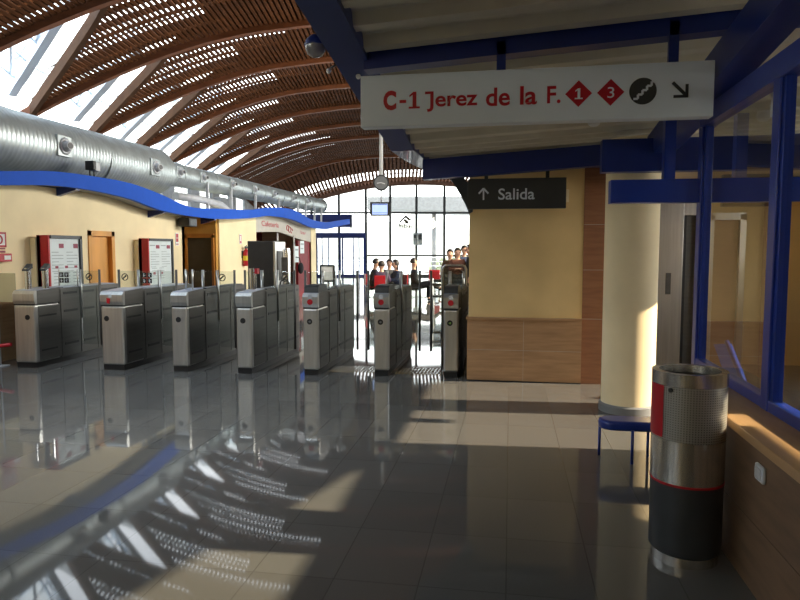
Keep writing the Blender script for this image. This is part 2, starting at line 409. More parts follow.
wall_cut('wall_rear', [rect(-8.4, 8.4, 0, 6.6)], lambda a, b, c: V(a, -5.2+c, b), 'ochre')
lw = [rect(-5.2, 40, 0, 4.6)] + [rect(-3+3*i, -1.2+3*i, 2.75, 4.25) for i in range(13)]
wall_cut('wall_left', lw, lambda a, b, c: V(-8.3+c, a, b), 'grey')
gl = MB()
for i in range(13): gl.poly([V(-8.3, -3+3*i, 2.75), V(-8.3, -1.2+3*i, 2.75), V(-8.3, -1.2+3*i, 4.25), V(-8.3, -3+3*i, 4.25)], [(0,1,2,3)])
struct('window_1', gl, 'glass')

# glazed end wall
def mull(mb, p, z0, z1, w=.15, d=DL): mb.bar(V(p, d, z0), V(p, d, z1), w, .1, up=V(0,1,0))
fr = MB(); mp_ = [-7.0,-5.4,-3.72,-2.08,-.6,1.0,2.7,4.32,5.95,7.4]
for p in mp_: mull(fr, p, 0, endz(p)+.02)
for z in (3.88,): fr.bar(V(-8.2, DL, z), V(7.7, DL, z), .07, .12)
fr.bar(V(-2.1, DL, 1.28), V(7.7, DL, 1.28), .06, .10); fr.bar(V(-2.1, DL, .06), V(7.7, DL, .06), .1, .12)
for p in (-7.8,-6.2): mull(fr, p, 3.9, endz(p))
struct('window_2', fr, 'dkgrey')
gl = MB()
for a, b in zip([-8.2]+mp_, mp_+[7.7]):
    lo = 2.7 if b <= -2.0 and a > -5.6 else .1
    gl.poly([V(a, DL, lo), V(b, DL, lo), V(b, DL, endz(b)+.05), V(a, DL, endz(a)+.05)], [(0,1,2,3)])
struct('window_3', gl, 'glass')
# blue sliding entrance portal
dr = MB()
dr.bar(V(-5.15,DL-.15,2.5), V(-2.1,DL-.15,2.5), .28, .32)
for p, ww in ((-5.1,.16),(-4.75,.07),(-4.35,.07),(-3.65,.1),(-3.5,.1),(-2.85,.07),(-2.5,.07),(-2.16,.14)):
    dr.bar(V(p,DL-.12,0), V(p,DL-.12,2.4), ww, .12, up=V(0,1,0))
dr.bar(V(-5.1,DL-.12,.06), V(-2.1,DL-.12,.06), .1, .12)
d1_ = struct('door_1', dr, 'blue')
struct('door_pane', MB().poly([V(-5.1,DL-.05,.1), V(-2.1,DL-.05,.1), V(-2.1,DL-.05,2.4), V(-5.1,DL-.05,2.4)], [(0,1,2,3)]), 'glass', d1_)
bb = thing('header_panel', 'dark blue header box high above the far blue entrance doors', 'panel', V(-4.2,DL-.6,2.97))
MB().bar(V(-6.5,DL-.5,3.37), V(-2.88,DL-.5,3.37), .3, .76).build('box', 'blue', bb)
MB().bar(V(-2.95,DL-.68,3.3), V(-2.95,DL-.3,3.3), .06, .8).build('end_cap', 'dkgrey', bb)
# mirrored lettering on the outside of the glass
lg = thing('window_lettering', 'dark logo lettering seen back to front on the far glass wall', 'lettering', V(.3,DL+.08,2.9))
def mir(a, b): return V(.74-.86*a, DL+.08, 2.96+.26*b)
letters('letters', 'adif', mir, 'black', lg, bold=.03)
e = MB()
q = lambda a, b: V(.30+a, DL+.08, 3.48+b)
e.poly([q(.05,.28),q(.40,-.02),q(.28,-.10),q(.02,.10)],[(0,1,2,3)]).poly([q(.05,.28),q(.02,.10),q(-.30,-.22),q(-.36,-.12)],[(0,1,2,3)])
e.poly([q(0,.06),q(.24,-.14),q(.22,-.26),q(.06,-.24),q(-.10,-.06)],[(0,1,2,3,4)])
e.build('emblem', 'black', lg)
po = thing('window_poster', 'grey poster pair hung on a mullion of the far glass wall', 'poster', V(1.1,DL-.12,1.92))
MB().bar(V(.80,DL-.1,2.29), V(1.02,DL-.1,2.29), .03, .74).build('sheet', 'ink', po)
MB().bar(V(1.08,DL-.1,2.29), V(1.36,DL-.1,2.29), .03, .74).build('sheet', 'ink', po)
MB().bar(V(.84,DL-.13,2.45), V(.98,DL-.13,2.45), .01, .2).bar(V(1.12,DL-.13,2.4), V(1.32,DL-.13,2.4), .01, .3).build('print', 'dkgrey', po)

# outside, beyond the end wall
rl = MB()
for z in (.5, .8, 1.1): rl.tube([V(-14,46,z), V(14,46,z)], .03, 6)
for i in range(15): rl.tube([V(-14+2*i,46,-.12), V(-14+2*i,46,1.12)], .03, 6)
tag(rl.build('railing', 'ltgrey', org=V(0,46,-.12)), 'pale metal railing outside beyond the far glass wall', 'railing')
cp_ = thing('outside_canopy', 'grey concrete canopy outside across the top of the far glass wall', 'canopy', V(6,48,-.12))
MB().prism([V(-2.4,48,4.65), V(14,48,4.3), V(14,48,5.55), V(-2.4,48,5.5)], V(0,6,0)).build('slab', 'canopy', cp_)
for p in (2.6, 8, 13): MB().tube([V(p,50,-.12), V(p,50,4.5)], .16, 10).build('post', 'canopy', cp_)
for i, (p, d, ww, h, lab) in enumerate([(-9,130,22,7,'pale low building far outside left of the lone seated person'), (8,120,12,9,'pale taller building far outside right of the glass wall poster'), (24,140,18,6,'pale building farthest right beyond the glass wall')]):
    b = thing('far_building', lab, 'building', V(p,d,-.12))
    MB().bar(V(p-ww/2,d,h/2), V(p+ww/2,d,h/2), 6, h).build('facade', 'city', b)
    for k in range(int(ww/3)):
        for j in range(int(h/3)): MB().bar(V(p-ww/2+1+3*k,d-3.05,1.9+3*j), V(p-ww/2+2.2+3*k,d-3.05,1.9+3*j), .1, 1.3).build('window', 'ltgrey', b)
for i, (p, d, r, lab) in enumerate([(3.2,52,.8,'pale shrub outside behind the lone seated person'), (5.2,53,1.0,'pale shrub outside behind the standing group')]):
    mb = MB()
    for q in range(30):
        a, b_, c_ = random.uniform(-1,1), random.uniform(-.5,.5), random.uniform(0,1)
        mb.ball(V(p+a*r, d+b_*r, c_*r), .28*r, u=7, v=5)
    tag(mb.build('shrub', 'shrub', org=V(p,d,-.12)), lab, 'shrub')

# ------------------------------------------------------------------ the kiosk building on the left
KX = -7.3
kw = MB().box(KX-.2, KX, 3, 10.38, .88, 2.62).box(KX-.2, KX, 11.1, 13.8, .88, 2.62).box(KX-.2, KX, 10.38, 11.1, 1.95, 2.62)
struct('wall_kiosk', kw, 'cream')
struct('wall_kiosk_return', MB().box(-8.8, KX, 13.68, 13.8, 0, 2.62), 'cream')
struct('trim_60', MB().box(KX-.2, KX+.03, 3, 10.38, 0, .88).box(KX-.2, KX+.03, 11.1, 13.8, 0, .88), 'travertine')
struct('wall_kiosk_middle', MB().box(-8.2, KX, 15.6, 18.05, 0, 2.6), 'cream')
rc = MB().box(-8.7, -7.345, 15.5, 15.6, 1.98, 2.6).box(-8.7, -8.15, 15.5, 15.6, 0, 1.98).box(-7.42, -7.345, 15.5, 15.6, 0, 1.98).box(-8.8, -8.6, 13.8, 15.5, 0, 2.6)
struct('wall_recess', rc, 'orangewall')
d3 = struct('door_3', MB().box(-8.22,-8.12,15.45,15.52,0,2.0).box(-7.45,-7.39,15.45,15.52,0,2.0).box(-8.22,-7.39,15.45,15.52,1.93,2.03), 'orange2')
struct('door_leaf', MB().box(-8.12,-7.45,15.52,15.56,0,1.93).box(-8.12,-7.45,15.50,15.53,1.74,1.80), 'dkgrey', d3)
d2 = struct('door_2', MB().box(KX-.1,KX+.02,10.36,10.44,0,1.96).box(KX-.1,KX+.02,11.03,11.12,0,1.96).box(KX-.1,KX+.02,10.36,11.12,1.87,1.96), 'orange')
lf = struct('door_leaf', MB().box(KX-.10,KX-.06,10.44,11.03,0,1.87), 'orange', d2)
struct('door_handle', MB().tube([(KX-.06,10.97,1.0),(KX-.01,10.97,1.0),(KX-.01,10.86,1.0)], .012, 8), 'steel', lf)
# roof slab and wavy fascia
FY = [3,5,6.5,7.97,8.96,9.9,11.07,12.1,13.3,14.8,16.7,18.1,19.9,21.0,22.,23.2,24.2,26,27.7]
FT = [2.45,2.52,2.60,2.70,2.815,2.85,2.845,2.735,2.56,2.61,2.70,2.845,2.92,2.83,2.70,2.66,2.68,2.83,2.96]
FB = [2.26,2.33,2.41,2.507,2.60,2.615,2.555,2.416,2.36,2.364,2.476,2.605,2.605,2.52,2.42,2.40,2.42,2.6,2.75]
def interp(xs, ys, x):
    n = len(xs)
    if x <= xs[0]: return ys[0]
    for i in range(n-1):
        if x <= xs[i+1]:
            t = (x-xs[i])/(xs[i+1]-xs[i])
            m0 = (ys[i+1]-ys[max(i-1,0)])/(xs[i+1]-xs[max(i-1,0)]); m1 = (ys[min(i+2,n-1)]-ys[i])/(xs[min(i+2,n-1)]-xs[i]); h = xs[i+1]-xs[i]
            return (2*t**3-3*t*t+1)*ys[i]+(t**3-2*t*t+t)*h*m0+(-2*t**3+3*t*t)*ys[i+1]+(t**3-t*t)*h*m1
    return ys[-1]
fa = MB(); rf = MB(); rows = []; rr = []
N = 120
for i in range(N+1):
    y = 3+(27.7-3)*i/N; t, b = interp(FY,FT,y), interp(FY,FB,y)
    rows.append([fa.bm.verts.new(q) for q in ((-6.9,y,b),(-6.9,y,t),(-6.98,y,t),(-6.98,y,b))])
    rr.append([rf.bm.verts.new(q) for q in ((-6.98,y,b+.02),(-6.98,y,b+.10),(-9.6,y,b+.10),(-9.6,y,b+.02))])
for R_, mb in ((rows,fa),(rr,rf)):
    for a, b in zip(R_, R_[1:]):
        for k in range(4):
            mb.bm.faces.new((a[k],a[(k+1)%4],b[(k+1)%4],b[k]))
    mb.bm.faces.new(R_[0][::-1]); mb.bm.faces.new(R_[-1])
struct('trim_61', fa, 'fascia'); struct('ceiling_kiosk', rf, 'grey')
for i, y in enumerate((9.6, 12.3, 14.6)):
    struct('trim_%d' % (62+i), MB().prism([(-6.95,y,interp(FY,FB,y)+.02),(-6.95,y,interp(FY,FB,y)-.03),(KX,y,interp(FY,FB,y)-.12),(KX,y,interp(FY,FB,y)+.02)], (0,.1,0)), 'blue')
# cafe front
cb = MB(); N = 40; rows = []
for i in range(N+1):
    y = 18.05+5.25*i/N; b = interp([18,19,20,21,22,23.3],[2.14,2.17,2.19,2.10,2.0,1.91],y); t = interp(FY,FB,y)+.04
    rows.append([cb.bm.verts.new(q) for q in ((KX,y,b),(KX,y,t),(KX-.08,y,t),(KX-.08,y,b))])
for a, b in zip(rows, rows[1:]):
    for k in range(4): cb.bm.faces.new((a[k],a[(k+1)%4],b[(k+1)%4],b[k]))
cs = thing('cafe_sign_band', 'pale wavy sign band over the red cafe front with red lettering', 'sign', (KX,20.6,1.9))
cb.build('band', 'greige', cs)
letters('letters', 'Cafetería', lambda a, b: Vector((KX+.012, 18.45+1.45*a, 2.335+.16*b - .01*a)), 'red', cs, bold=.01)
em = MB()
for k, (y, z, s_) in enumerate(((20.75,2.35,.11),(20.95,2.30,.12),(21.15,2.26,.09))):
    em.tube([(KX+.012,y+s_*math.cos(a*.6),z+s_*.8*math.sin(a*.6)) for a in range(9)], .014, 5)
em.build('emblem', 'red', cs)
letters('letters', 'bar', lambda a, b: Vector((KX+.012, 22.1+.6*a, 2.19+.12*b-.03*a)), 'red', cs, bold=.01)
struct('wall_cafe_back', MB().box(-9.3,-9.2,18.05,23.3,0,2.6), 'redwall')
struct('wall_cafe_end', MB().box(-9.3,KX,23.3,23.42,0,2.45).box(KX-.2,KX+.02,23.3,23.9,0,2.42), 'cream')
struct('wall_cafe_panel', MB().box(KX-.12,KX-.04,21.95,23.3,0,1.95).box(KX-1.0,KX-.95,18.1,19.9,0,2.15), 'redwall')
tag(MB().tube([(KX-.13,20.15,0),(KX-.13,20.15,2.5)], .03, 10).build('white_post', 'white', org=(KX-.13,20.15,0)), 'white cafe post left of the person in black', 'post')
tag(MB().tube([(KX+.10,21.1,0),(KX+.10,21.1,2.1)], .03, 10).build('white_post', 'white', org=(KX+.10,21.1,0)), 'white cafe post right of the person in black', 'post')
nt_ = thing('notice', 'pale paper notice on the red cafe panel', 'notice', (KX,22.3,1.5))
MB().box(KX-.035,KX-.028,22.15,22.6,1.5,1.95).build('sheet','paper',nt_); MB().box(KX-.028,KX-.026,22.2,22.55,1.8,1.86).box(KX-.028,KX-.026,22.2,22.5,1.65,1.69).build('print','ink',nt_)
nt_ = thing('notice', 'pale notice hung beside the white post in the cafe opening', 'notice', (KX+.12,21.3,1.2))
MB().box(KX+.10,KX+.11,21.14,21.55,1.2,1.75).build('sheet','paper',nt_); MB().box(KX+.11,KX+.112,21.2,21.5,1.6,1.66).build('print','ink',nt_)
ctr = thing('cafe_counter', 'dark cafe bar counter inside the red cafe', 'counter', (-8.3,21,0))
MB().box(-8.5,-8.1,20.0,21.8,0,1.0).build('front','redwall',ctr); MB().box(-8.56,-8.02,20.0,21.8,1.0,1.05,.01).build('worktop','dkgrey',ctr)

# information boards on the kiosk wall
def info_board(y0, y1, z0, z1, label, hd):
    t = thing('information_board', label, 'board', (KX,(y0+y1)/2,z0), 'information boards on the kiosk wall')
    MB().box(KX+.01,KX+.10,y0-.03,y1-.05,z0-.02,z1-.05).build('backing', 'cream', t)
    MB().box(KX+.10,KX+.30,y0,y0+.035,z0,z1).box(KX+.10,KX+.16,y0,y1,z0,z1).build('side_panel', 'red', t)
    MB().box(KX+.16,KX+.32,y0+.035,y1,z1-.05,z1).box(KX+.16,KX+.32,y1-.05,y1,z0,z1).box(KX+.16,KX+.32,y0+.035,y1,z0-.04,z0).build('frame', 'dkgrey', t)
    sh = MB().box(KX+.16,KX+.29,y0+.035,y1-.05,z0,z1-.05).build('sheet', 'paper', t)
    pr = MB(); W = y1-y0
    for c_ in (0, 1):
        yy = y0+.1*W+c_*.44*W
        MB().box(KX+.29,KX+.293,yy+.22*W,yy+.36*W,z1-.20,z1-.13).build('heading','inkred',sh)
        for r_ in range(7): pr.box(KX+.29,KX+.292,yy,yy+(.34 if r_%3 else .2)*W,z1-.27-.05*r_,z1-.26-.05*r_)
        if hd: pr.box(KX+.29,KX+.292,yy-.02,yy+.18*W,z1-.15,z1-.13)
    for c_ in range(3 if not hd else 2):
        yy = y0+.14*W+c_*.29*W
        MB().box(KX+.29,KX+.293,yy+.05*W,yy+.14*W,z1-.52 if not hd else z1-.72,z1-.48 if not hd else z1-.67).build('heading','inkred',sh)
        for r_ in range(5): pr.box(KX+.29,KX+.292,yy,yy+.2*W,z1-.6-.05*r_,z1-.59-.05*r_)
    pr.build('print', 'ink', sh)
    return t
info_board(8.98, 9.76, .92, 1.85, 'larger lit information board on kiosk wall left of orange door', False)
info_board(11.78, 12.72, .92, 1.85, 'smaller information board on kiosk wall right of orange door', True)
def wall_sign(name, label, y0, y1, z0, z1, fn, cat='sign'):
    t = thing(name, label, cat, (KX,(y0+y1)/2,z0)); fn(t, KX); return t
def f1(t, X):
    MB().box(X+.002,X+.012,8.2,8.47,1.66,1.88).build('plate','white',t)
    MB().box(X+.012,X+.014,8.2,8.47,1.66,1.69).box(X+.012,X+.014,8.2,8.47,1.85,1.88).box(X+.012,X+.014,8.2,8.225,1.66,1.88).box(X+.012,X+.014,8.445,8.47,1.66,1.88).build('border','red',t)
    MB().tube([(X+.014,8.33+.06*math.cos(a*math.pi/8),1.77+.06*math.sin(a*math.pi/8)) for a in range(17)], .012, 6).build('symbol','red',t)
    MB().box(X+.002,X+.008,8.22,8.45,1.58,1.61).box(X+.002,X+.008,8.22,8.45,1.63,1.65).build('print','inkred',t)
wall_sign('fire_hose_sign','red and white hose sign at the left end of the kiosk wall',8.2,8.47,1.58,1.88,f1)
def f2(t, X):
    MB().box(X+.002,X+.09,8.2,8.48,1.45,1.57,.008).build('box','red',t); MB().box(X+.09,X+.094,8.33,8.45,1.48,1.54).build('label_plate','white',t)
wall_sign('alarm_box','small red alarm box below the hose sign at the left edge',8.2,8.48,1.45,1.57,f2,'alarm box')
def f3(t, X):
    MB().box(X+.002,X+.012,13.38,13.52,1.72,2.0).build('plate','white',t)
    MB().box(X+.012,X+.014,13.4,13.5,1.89,1.98).box(X+.012,X+.014,13.4,13.5,1.80,1.88).box(X+.012,X+.014,13.4,13.5,1.74,1.76).build('symbol','red',t)
wall_sign('extinguisher_sign','narrow red and white sign below the black speaker',13.38,13.52,1.72,2.0,f3)
def f4(t, X):
    MB().box(X+.002,X+.012,16.82,16.98,1.78,2.05).build('plate','white',t)
    MB().box(X+.012,X+.014,16.84,16.86,1.8,2.03).box(X+.012,X+.014,16.94,16.96,1.8,2.03).box(X+.012,X+.014,16.84,16.96,2.01,2.03).box(X+.012,X+.014,16.87,16.93,1.80,1.86).build('symbol','red',t)
wall_sign('extinguisher_sign','small red outlined sign above the fire extinguisher',16.82,16.98,1.78,2.05,f4)
def f5(t, X):
    MB().tube([(-8.27,15.49,1.72),(-8.27,15.45,1.72)], .12, 20).build('disc','red',t); MB().tube([(-8.27,15.45,1.72),(-8.27,15.44,1.72)], .075, 20).build('symbol','white',t)
wall_sign('round_sign','round red and white sign beside the dark recessed door',13.8,14.0,1.6,1.85,f5)
fe = thing('fire_extinguisher','red fire extinguisher with yellow label on the cream wall','fire extinguisher',(KX+.1,17.05,1.18))
MB().lathe([(0,1.18),(.075,1.18),(.085,1.2),(.085,1.55),(.06,1.61),(.025,1.64),(.025,1.66),(0,1.66)],KX+.1,17.05,18).build('cylinder','red',fe)
MB().lathe([(.087,1.33),(.087,1.46)],KX+.1,17.05,18).build('label_band','yellowp',fe)
MB().box(KX+.08,KX+.12,16.98,17.12,1.66,1.72,.008).bar((KX+.1,17.05,1.72),(KX+.16,16.95,1.74),.02,.015).build('valve','black',fe)
MB().tube([(KX+.12,17.12,1.68),(KX+.2,17.17,1.6),(KX+.2,17.17,1.35)],.012,8).build('hose','black',fe)
MB().box(KX,KX+.02,16.97,17.13,1.4,1.6).build('bracket','dkgrey',fe)
sp = thing('wall_speaker','black box speaker under the blue fascia at the kiosk corner','speaker',(KX+.2,13.55,2.18))
MB().box(KX+.05,KX+.33,13.42,13.78,2.14,2.33,.02).build('cabinet','black',sp); MB().box(KX+.33,KX+.335,13.45,13.75,2.16,2.31).build('grille','dkgrey',sp)
MB().box(KX,KX+.08,13.5,13.6,2.18,2.3).build('bracket','dkgrey',sp)
pj_ = thing('floodlight','small black and silver floodlight on top of the blue fascia','light',(-6.94,10.02,2.85))
for y in (9.97,10.08): MB().tube([(-6.94,y,2.84),(-6.94,y,2.98)],.012,6).build('bracket','black',pj_)
MB().box(-7.0,-6.84,9.93,10.0,2.95,3.10,.01).build('housing','black',pj_); MB().box(-6.99,-6.85,10.0,10.13,2.94,3.09,.01).build('lamp_head','ltgrey',pj_)

# machines in front of the cafe
vm = thing('vending_machine','tall dark vending machine with chrome edge beside the fire extinguisher','vending machine',(-5.75,14.9,0))
MB().box(-6.09,-5.46,14.5,15.2,.06,1.83,.015).build('cabinet','dkgrey',vm); MB().box(-5.46,-5.40,14.5,15.2,.06,1.83,.025).build('door_panel','steel',vm)
MB().box(-6.05,-5.45,14.55,15.15,0,.06).build('plinth','black',vm); MB().box(-5.40,-5.385,14.6,15.1,.9,1.6).build('display','steel_dark',vm)
cm = thing('chrome_dispenser','narrow chrome dispenser standing right of the dark vending machine','dispenser',(-5.2,14.75,0))
MB().lathe([(0,0),(.13,0),(.13,.04),(.095,.06),(.095,1.62),(.085,1.66),(0,1.66)],-5.22,14.72,24).build('column','chrome',cm)
MB().box(-5.30,-5.14,14.60,14.63,1.05,1.45,.01).build('display','steel_dark',cm)
MB().tube([(-5.22+.11*math.cos(a*math.pi/8),14.6,.82+.11*math.sin(a*math.pi/8)) for a in range(17)],.02,8).build('ring','steel_dark',cm)
mbd = thing('menu_board','white board in black frame on a stand near the far entrance','board',V(-1.95,17.6,0))
MB().bar(V(-2.13,17.6,.99),V(-1.8,17.6,.99),.02,.38).build('sheet','white',mbd)
f = MB()
for a, b in (((-2.15,.78),(-1.78,.78)),((-2.15,1.20),(-1.78,1.20))): f.bar(V(a[0],17.59,a[1]),V(b[0],17.59,b[1]),.03,.045)
for p in (-2.15,-1.78): f.bar(V(p,17.59,.6),V(p,17.59,1.21),.045,.03,up=V(0,1,0))
f.build('frame','black',mbd)
for p in (-2.12,-1.81): MB().tube([V(p,17.6,0),V(p,17.6,.78)],.014,8).build('leg','black',mbd)
MB().tube([V(-1.96,17.9,0),V(-1.96,17.62,.8)],.014,8).build('leg','black',mbd)

# the air duct
du = thing('air_duct','big round galvanised air duct running above the kiosk roof','duct',(-7.7,14,2.7))
def ridged(y0, y1, z0, z1, r, step=.09):
    pts, rs = [], []; n = int((y1-y0)/step)
    for i in range(n+1):
        t = i/n; y = y0+(y1-y0)*t
        for dy, dr in ((0,0),(.012,.006),(.024,0)):
            pts.append((-7.7,y+dy,z0+(z1-z0)*t)); rs.append(r+dr)
    return MB().tube(pts, rs, 40)
ridged(2.5,13.25,3.26,3.33,.485).build('main_tube','zinc',du)
MB().tube([(-7.7,13.25,3.33),(-7.7,13.3,3.33),(-7.7,13.8,3.36),(-7.7,13.9,3.36)],[.485,.485,.27,.27],40).build('reducer','zinc',du)
ridged(13.85,25.9,3.36,3.42,.262).build('slim_tube','zinc',du)
for y in (2.6,5.4,8.2,11.,): MB().tube([(-7.7,y,3.28),(-7.7,y+.06,3.28)],.495,40).build('joint_ring','zinc',du)
for y in (14.7,16.4,18.0,19.7,21.4,23.0,24.6): MB().tube([(-7.7,y-.5,3.38),(-7.7,y-.44,3.38)],.272,32).build('joint_ring','zinc',du)
MB().tube([(-7.7,25.85,3.42),(-7.7,25.95,3.42),(-7.7,26.0,3.42)],[.30,.30,.2],32).build('end_cap','zinc',du)
for y, r, big in ((5.2,.485,1),(9.72,.485,1),(12.5,.485,1),(13.35+.55,.262,0),(15.05,.262,0),(16.75,.262,0),(18.3,.262,0),(19.9,.262,0),(21.7,.262,0),(23.3,.262,0)):
    z = 3.31 if big else 3.38+.003*(y-14); x = -7.7+r; s_ = .17 if big else .13
    nz = MB().box(x-.06,x+.02,y-s_,y+s_,z-s_,z+s_,.008).build('nozzle_plate','zinc',du)
    MB().tube([(x+.02,y,z),(x+.03,y,z),(x+.035,y,z)],[.13*s_/.17,.14*s_/.17,.11*s_/.17],20).tube([(x+.02,y,z),(x+.14,y-.03,z)],[.10*s_/.17,.062*s_/.17],20).build('nozzle','ltgrey',nz)
    MB().tube([(x+.138,y-.03,z),(x+.145,y-.032,z)],.05*s_/.17,16).build('opening','black',nz)
for y in (15.3,16.7,18.4,20.4,22.3,23.2,24.3,25.2):
    MB().box(-7.48,-7.42,y-.03,y+.03,interp(FY,FB,y)+.1,3.3).build('support_post','ltgrey',du)
pp = MB().tube([(-7.6,14.0,2.86),(-7.5,15.2,2.85),(-7.42,16.0,2.78),(-7.40,16.35,2.66),(-7.4,16.4,2.57)],.09,16)
tag(pp.build('roof_pipe','ltgrey',org=(-7.5,15.2,2.6)),'pale bent pipe lying on the kiosk roof under the duct','pipe')
pp = MB().box(-8.3,-7.95,17.2,18.0,2.74,3.0,.02).box(-8.25,-8.0,17.3,17.9,3.0,3.1,.02)
tag(pp.build('roof_unit','grey',org=(-8.1,17.6,2.74)),'grey equipment box on the kiosk roof behind the duct posts','box')

# ------------------------------------------------------------------ the right: pillar, column, stone wall, window front
struct('wall_pillar', MB().box(-.5,.86,8.06,9.6,0,2.62).box(-.5,-.3,9.6,15,0,2.62), 'yellow')
struct('trim_70', MB().box(-.515,.86,8.03,9.6,.012,.765).box(-.515,-.3,9.6,15,.012,.765), 'travertine')
struct('trim_71', MB().box(-.53,.86,8.01,9.6,.765,.795), 'travertine')
struct('baseboard_pillar', MB().box(-.505,.86,8.045,9.6,0,.012), 'black')
struct('trim_72', MB().box(.86,1.10,8.05,9.6,0,2.62), 'brick')
jo = MB().box(.862,1.098,8.046,8.052,.79,.794).box(.862,1.098,8.046,8.052,1.38,1.384).box(.862,1.098,8.046,8.052,1.92,1.924).box(-.515,.86,8.026,8.032,.39,.393).box(.17,.173,8.026,8.032,.012,.765)
struct('trim_73', jo, 'greige')
kp = tag(MB().box(.64,.68,8.03,8.06,2.19,2.34,.004).build('junction_box','cream',org=(.66,8.06,2.19)),'small cream box on yellow pillar right of the exit sign','box')
pc = thing('round_column','smooth cream round column with grey base ring','column',(1.19,6.8,0))
MB().lathe([(.258,.0),(.258,2.7)],1.19,6.8,64).build('shaft','cream',pc)
MB().lathe([(.28,0),(.28,.07),(.262,.085),(.258,.085)],1.19,6.8,64).build('base_ring','grey',pc)
# stone wall with sill
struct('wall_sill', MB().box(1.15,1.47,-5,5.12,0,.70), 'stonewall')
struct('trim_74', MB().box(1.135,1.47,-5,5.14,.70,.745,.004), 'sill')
struct('trim_75', MB().box(1.148,1.152,-5,5.12,.33,.333), 'stonejoint')
WX = 1.42
ff = MB(); py_ = [5.2,3.8,2.4,1.0,-.4,-1.8,-3.2,-4.6]
for y in py_: ff.box(WX-.04,WX+.04,y-.05,y+.05,.745 if y < 5.15 else 0,2.6,.006)
ff.box(WX-.05,WX+.05,-4.6,5.2,2.52,2.65,.006); ff.box(WX-.035,WX+.035,-4.6,5.2,.745,.81,.006)
w4 = struct('window_4', ff, 'blue2')
inn = MB()
for a, b in zip(py_[1:], py_):
    inn.box(WX-.025,WX+.025,a+.05,a+.085,.81,2.52).box(WX-.025,WX+.025,b-.085,b-.05,.81,2.52)
struct('window_sash', inn, 'blue2', w4)
pn = MB()
for a, b in zip(py_[1:], py_): pn.poly([(WX,a+.08,.81),(WX,b-.08,.81),(WX,b-.08,2.52),(WX,a+.08,2.52)],[(0,1,2,3)])
struct('window_pane', pn, 'glass_in', w4)
sk = thing('wall_socket','pale plastic socket box on the stone wall behind the litter bin','socket',(1.13,3.14,.55))
MB().box(1.132,1.15,3.09,3.19,.562,.64,.008).build('box','plastic',sk); MB().box(1.127,1.133,3.105,3.175,.575,.627,.003).build('cover','ltgrey',sk)
# blue lintel beam across the passage
xb = MB().box(.745,2.7,5.18,5.3,1.975,2.15,.004)
struct('trim_76', xb, 'blue2')
letters('lettering','sic',frontXZ(1.90,2.02,2.06,2.13,5.175),'fascia',bpy.data.objects['trim_76'])
struct('trim_77', MB().box(1.13,1.21,5.2,5.28,2.15,2.62), 'blue2')
# blue roof over the passage and room
def zr(x, y): return 3.0+.06*x-.14*(min(y,6.5)-4.4)
cr = MB(); ys = [-5+.0145*i for i in range(int(13.1/.0145))]
prev = None
for y in ys:
    ph = (y % .29)/.29; h = .075*max(0,min(1, (.36-abs(ph-.5))*9))
    row = [cr.bm.verts.new((x, y, zr(x,y)+h)) for x in (-.985, 4.6)]
    if prev: cr.bm.faces.new((prev[0],prev[1],row[1],row[0]))
    prev = row
struct('ceiling_passage', cr, 'corr')
struct('ceiling_room', MB().box(.9,4.6,8.0,9.95,2.6,2.7), 'corr')
rt = MB(); rt.poly([(-1.2,-5.1,zr(-1.2,-5)+.25),(4.7,-5.1,zr(4.7,-5)+.25),(4.7,8.1,zr(4.7,8)+.25),(-1.2,8.1,zr(-1.2,8)+.25)],[(0,1,2,3)])
struct('ceiling_roof_top', rt, 'dkgrey')
eb = MB()
def zb(y): return 2.91-.13*(y-4.4) if y < 6.6 else 2.624
path = [(-1.09,y) for y in (-5,-3,-1,1,2,3,4,5,6,6.6)] + [(-1.07,7.2),(-1.02,7.8),(-.95,8.2)]
for (xa,ya),(xb_,yb) in zip(path, path[1:]): eb.bar((xa,ya,zb(ya)+.13),(xb_,yb,zb(yb)+.13),.235,.26)
struct('trim_78', eb, 'blue')
# curled end of the roof edge, running down to the pillar
hk = MB(); pts = [(-1.02,7.9,2.66),(-.90,8.0,2.60),(-.80,8.0,2.54),(-.70,8.0,2.44),(-.61,8.0,2.29),(-.55,8.0,2.18),(-.50,8.0,2.06)]; wd = [.05,.06,.09,.12,.14,.11,.04]
for (a, wa), (b, wb) in zip(list(zip(pts,wd)), list(zip(pts,wd))[1:]):
    a, b = Vector(a), Vector(b); hk.prism([a, b, b+Vector((wb,0,wb*.6)), a+Vector((wa,0,wa*.6))], (0,.12,0))
struct('trim_79', hk, 'dkgrey')
def slopebeam(name, y, xs, zs, h, wd=.14, m='blue'):
    struct(name, MB().prism([(xs[0],y-wd/2,zs[0]),(xs[1],y-wd/2,zs[1]),(xs[1],y-wd/2,zs[1]+h),(xs[0],y-wd/2,zs[0]+h)],(0,wd,0)), m)
slopebeam('trim_80', 4.5, (-1.0,4.5), (2.845,3.18), .13)
slopebeam('trim_81', 7.3, (-.97,1.3), (2.40,2.535), .22)
struct('trim_85', MB().box(.82,4.5,6.28,6.42,2.335,2.63), 'blue')
slopebeam('trim_82', 1.5, (-1.0,4.5), (3.3,3.65), .13)
struct('trim_83', MB().bar((1.36,-5,3.90),(1.36,4.6,2.79),.19,.22).bar((1.36,4.6,2.79),(1.36,8.0,2.42),.19,.22), 'blue')
struct('trim_86', MB().box(-.97,4.5,7.95,8.12,2.59,2.95), 'blue')  # added soffit, shuts out light leaking through the roof gap
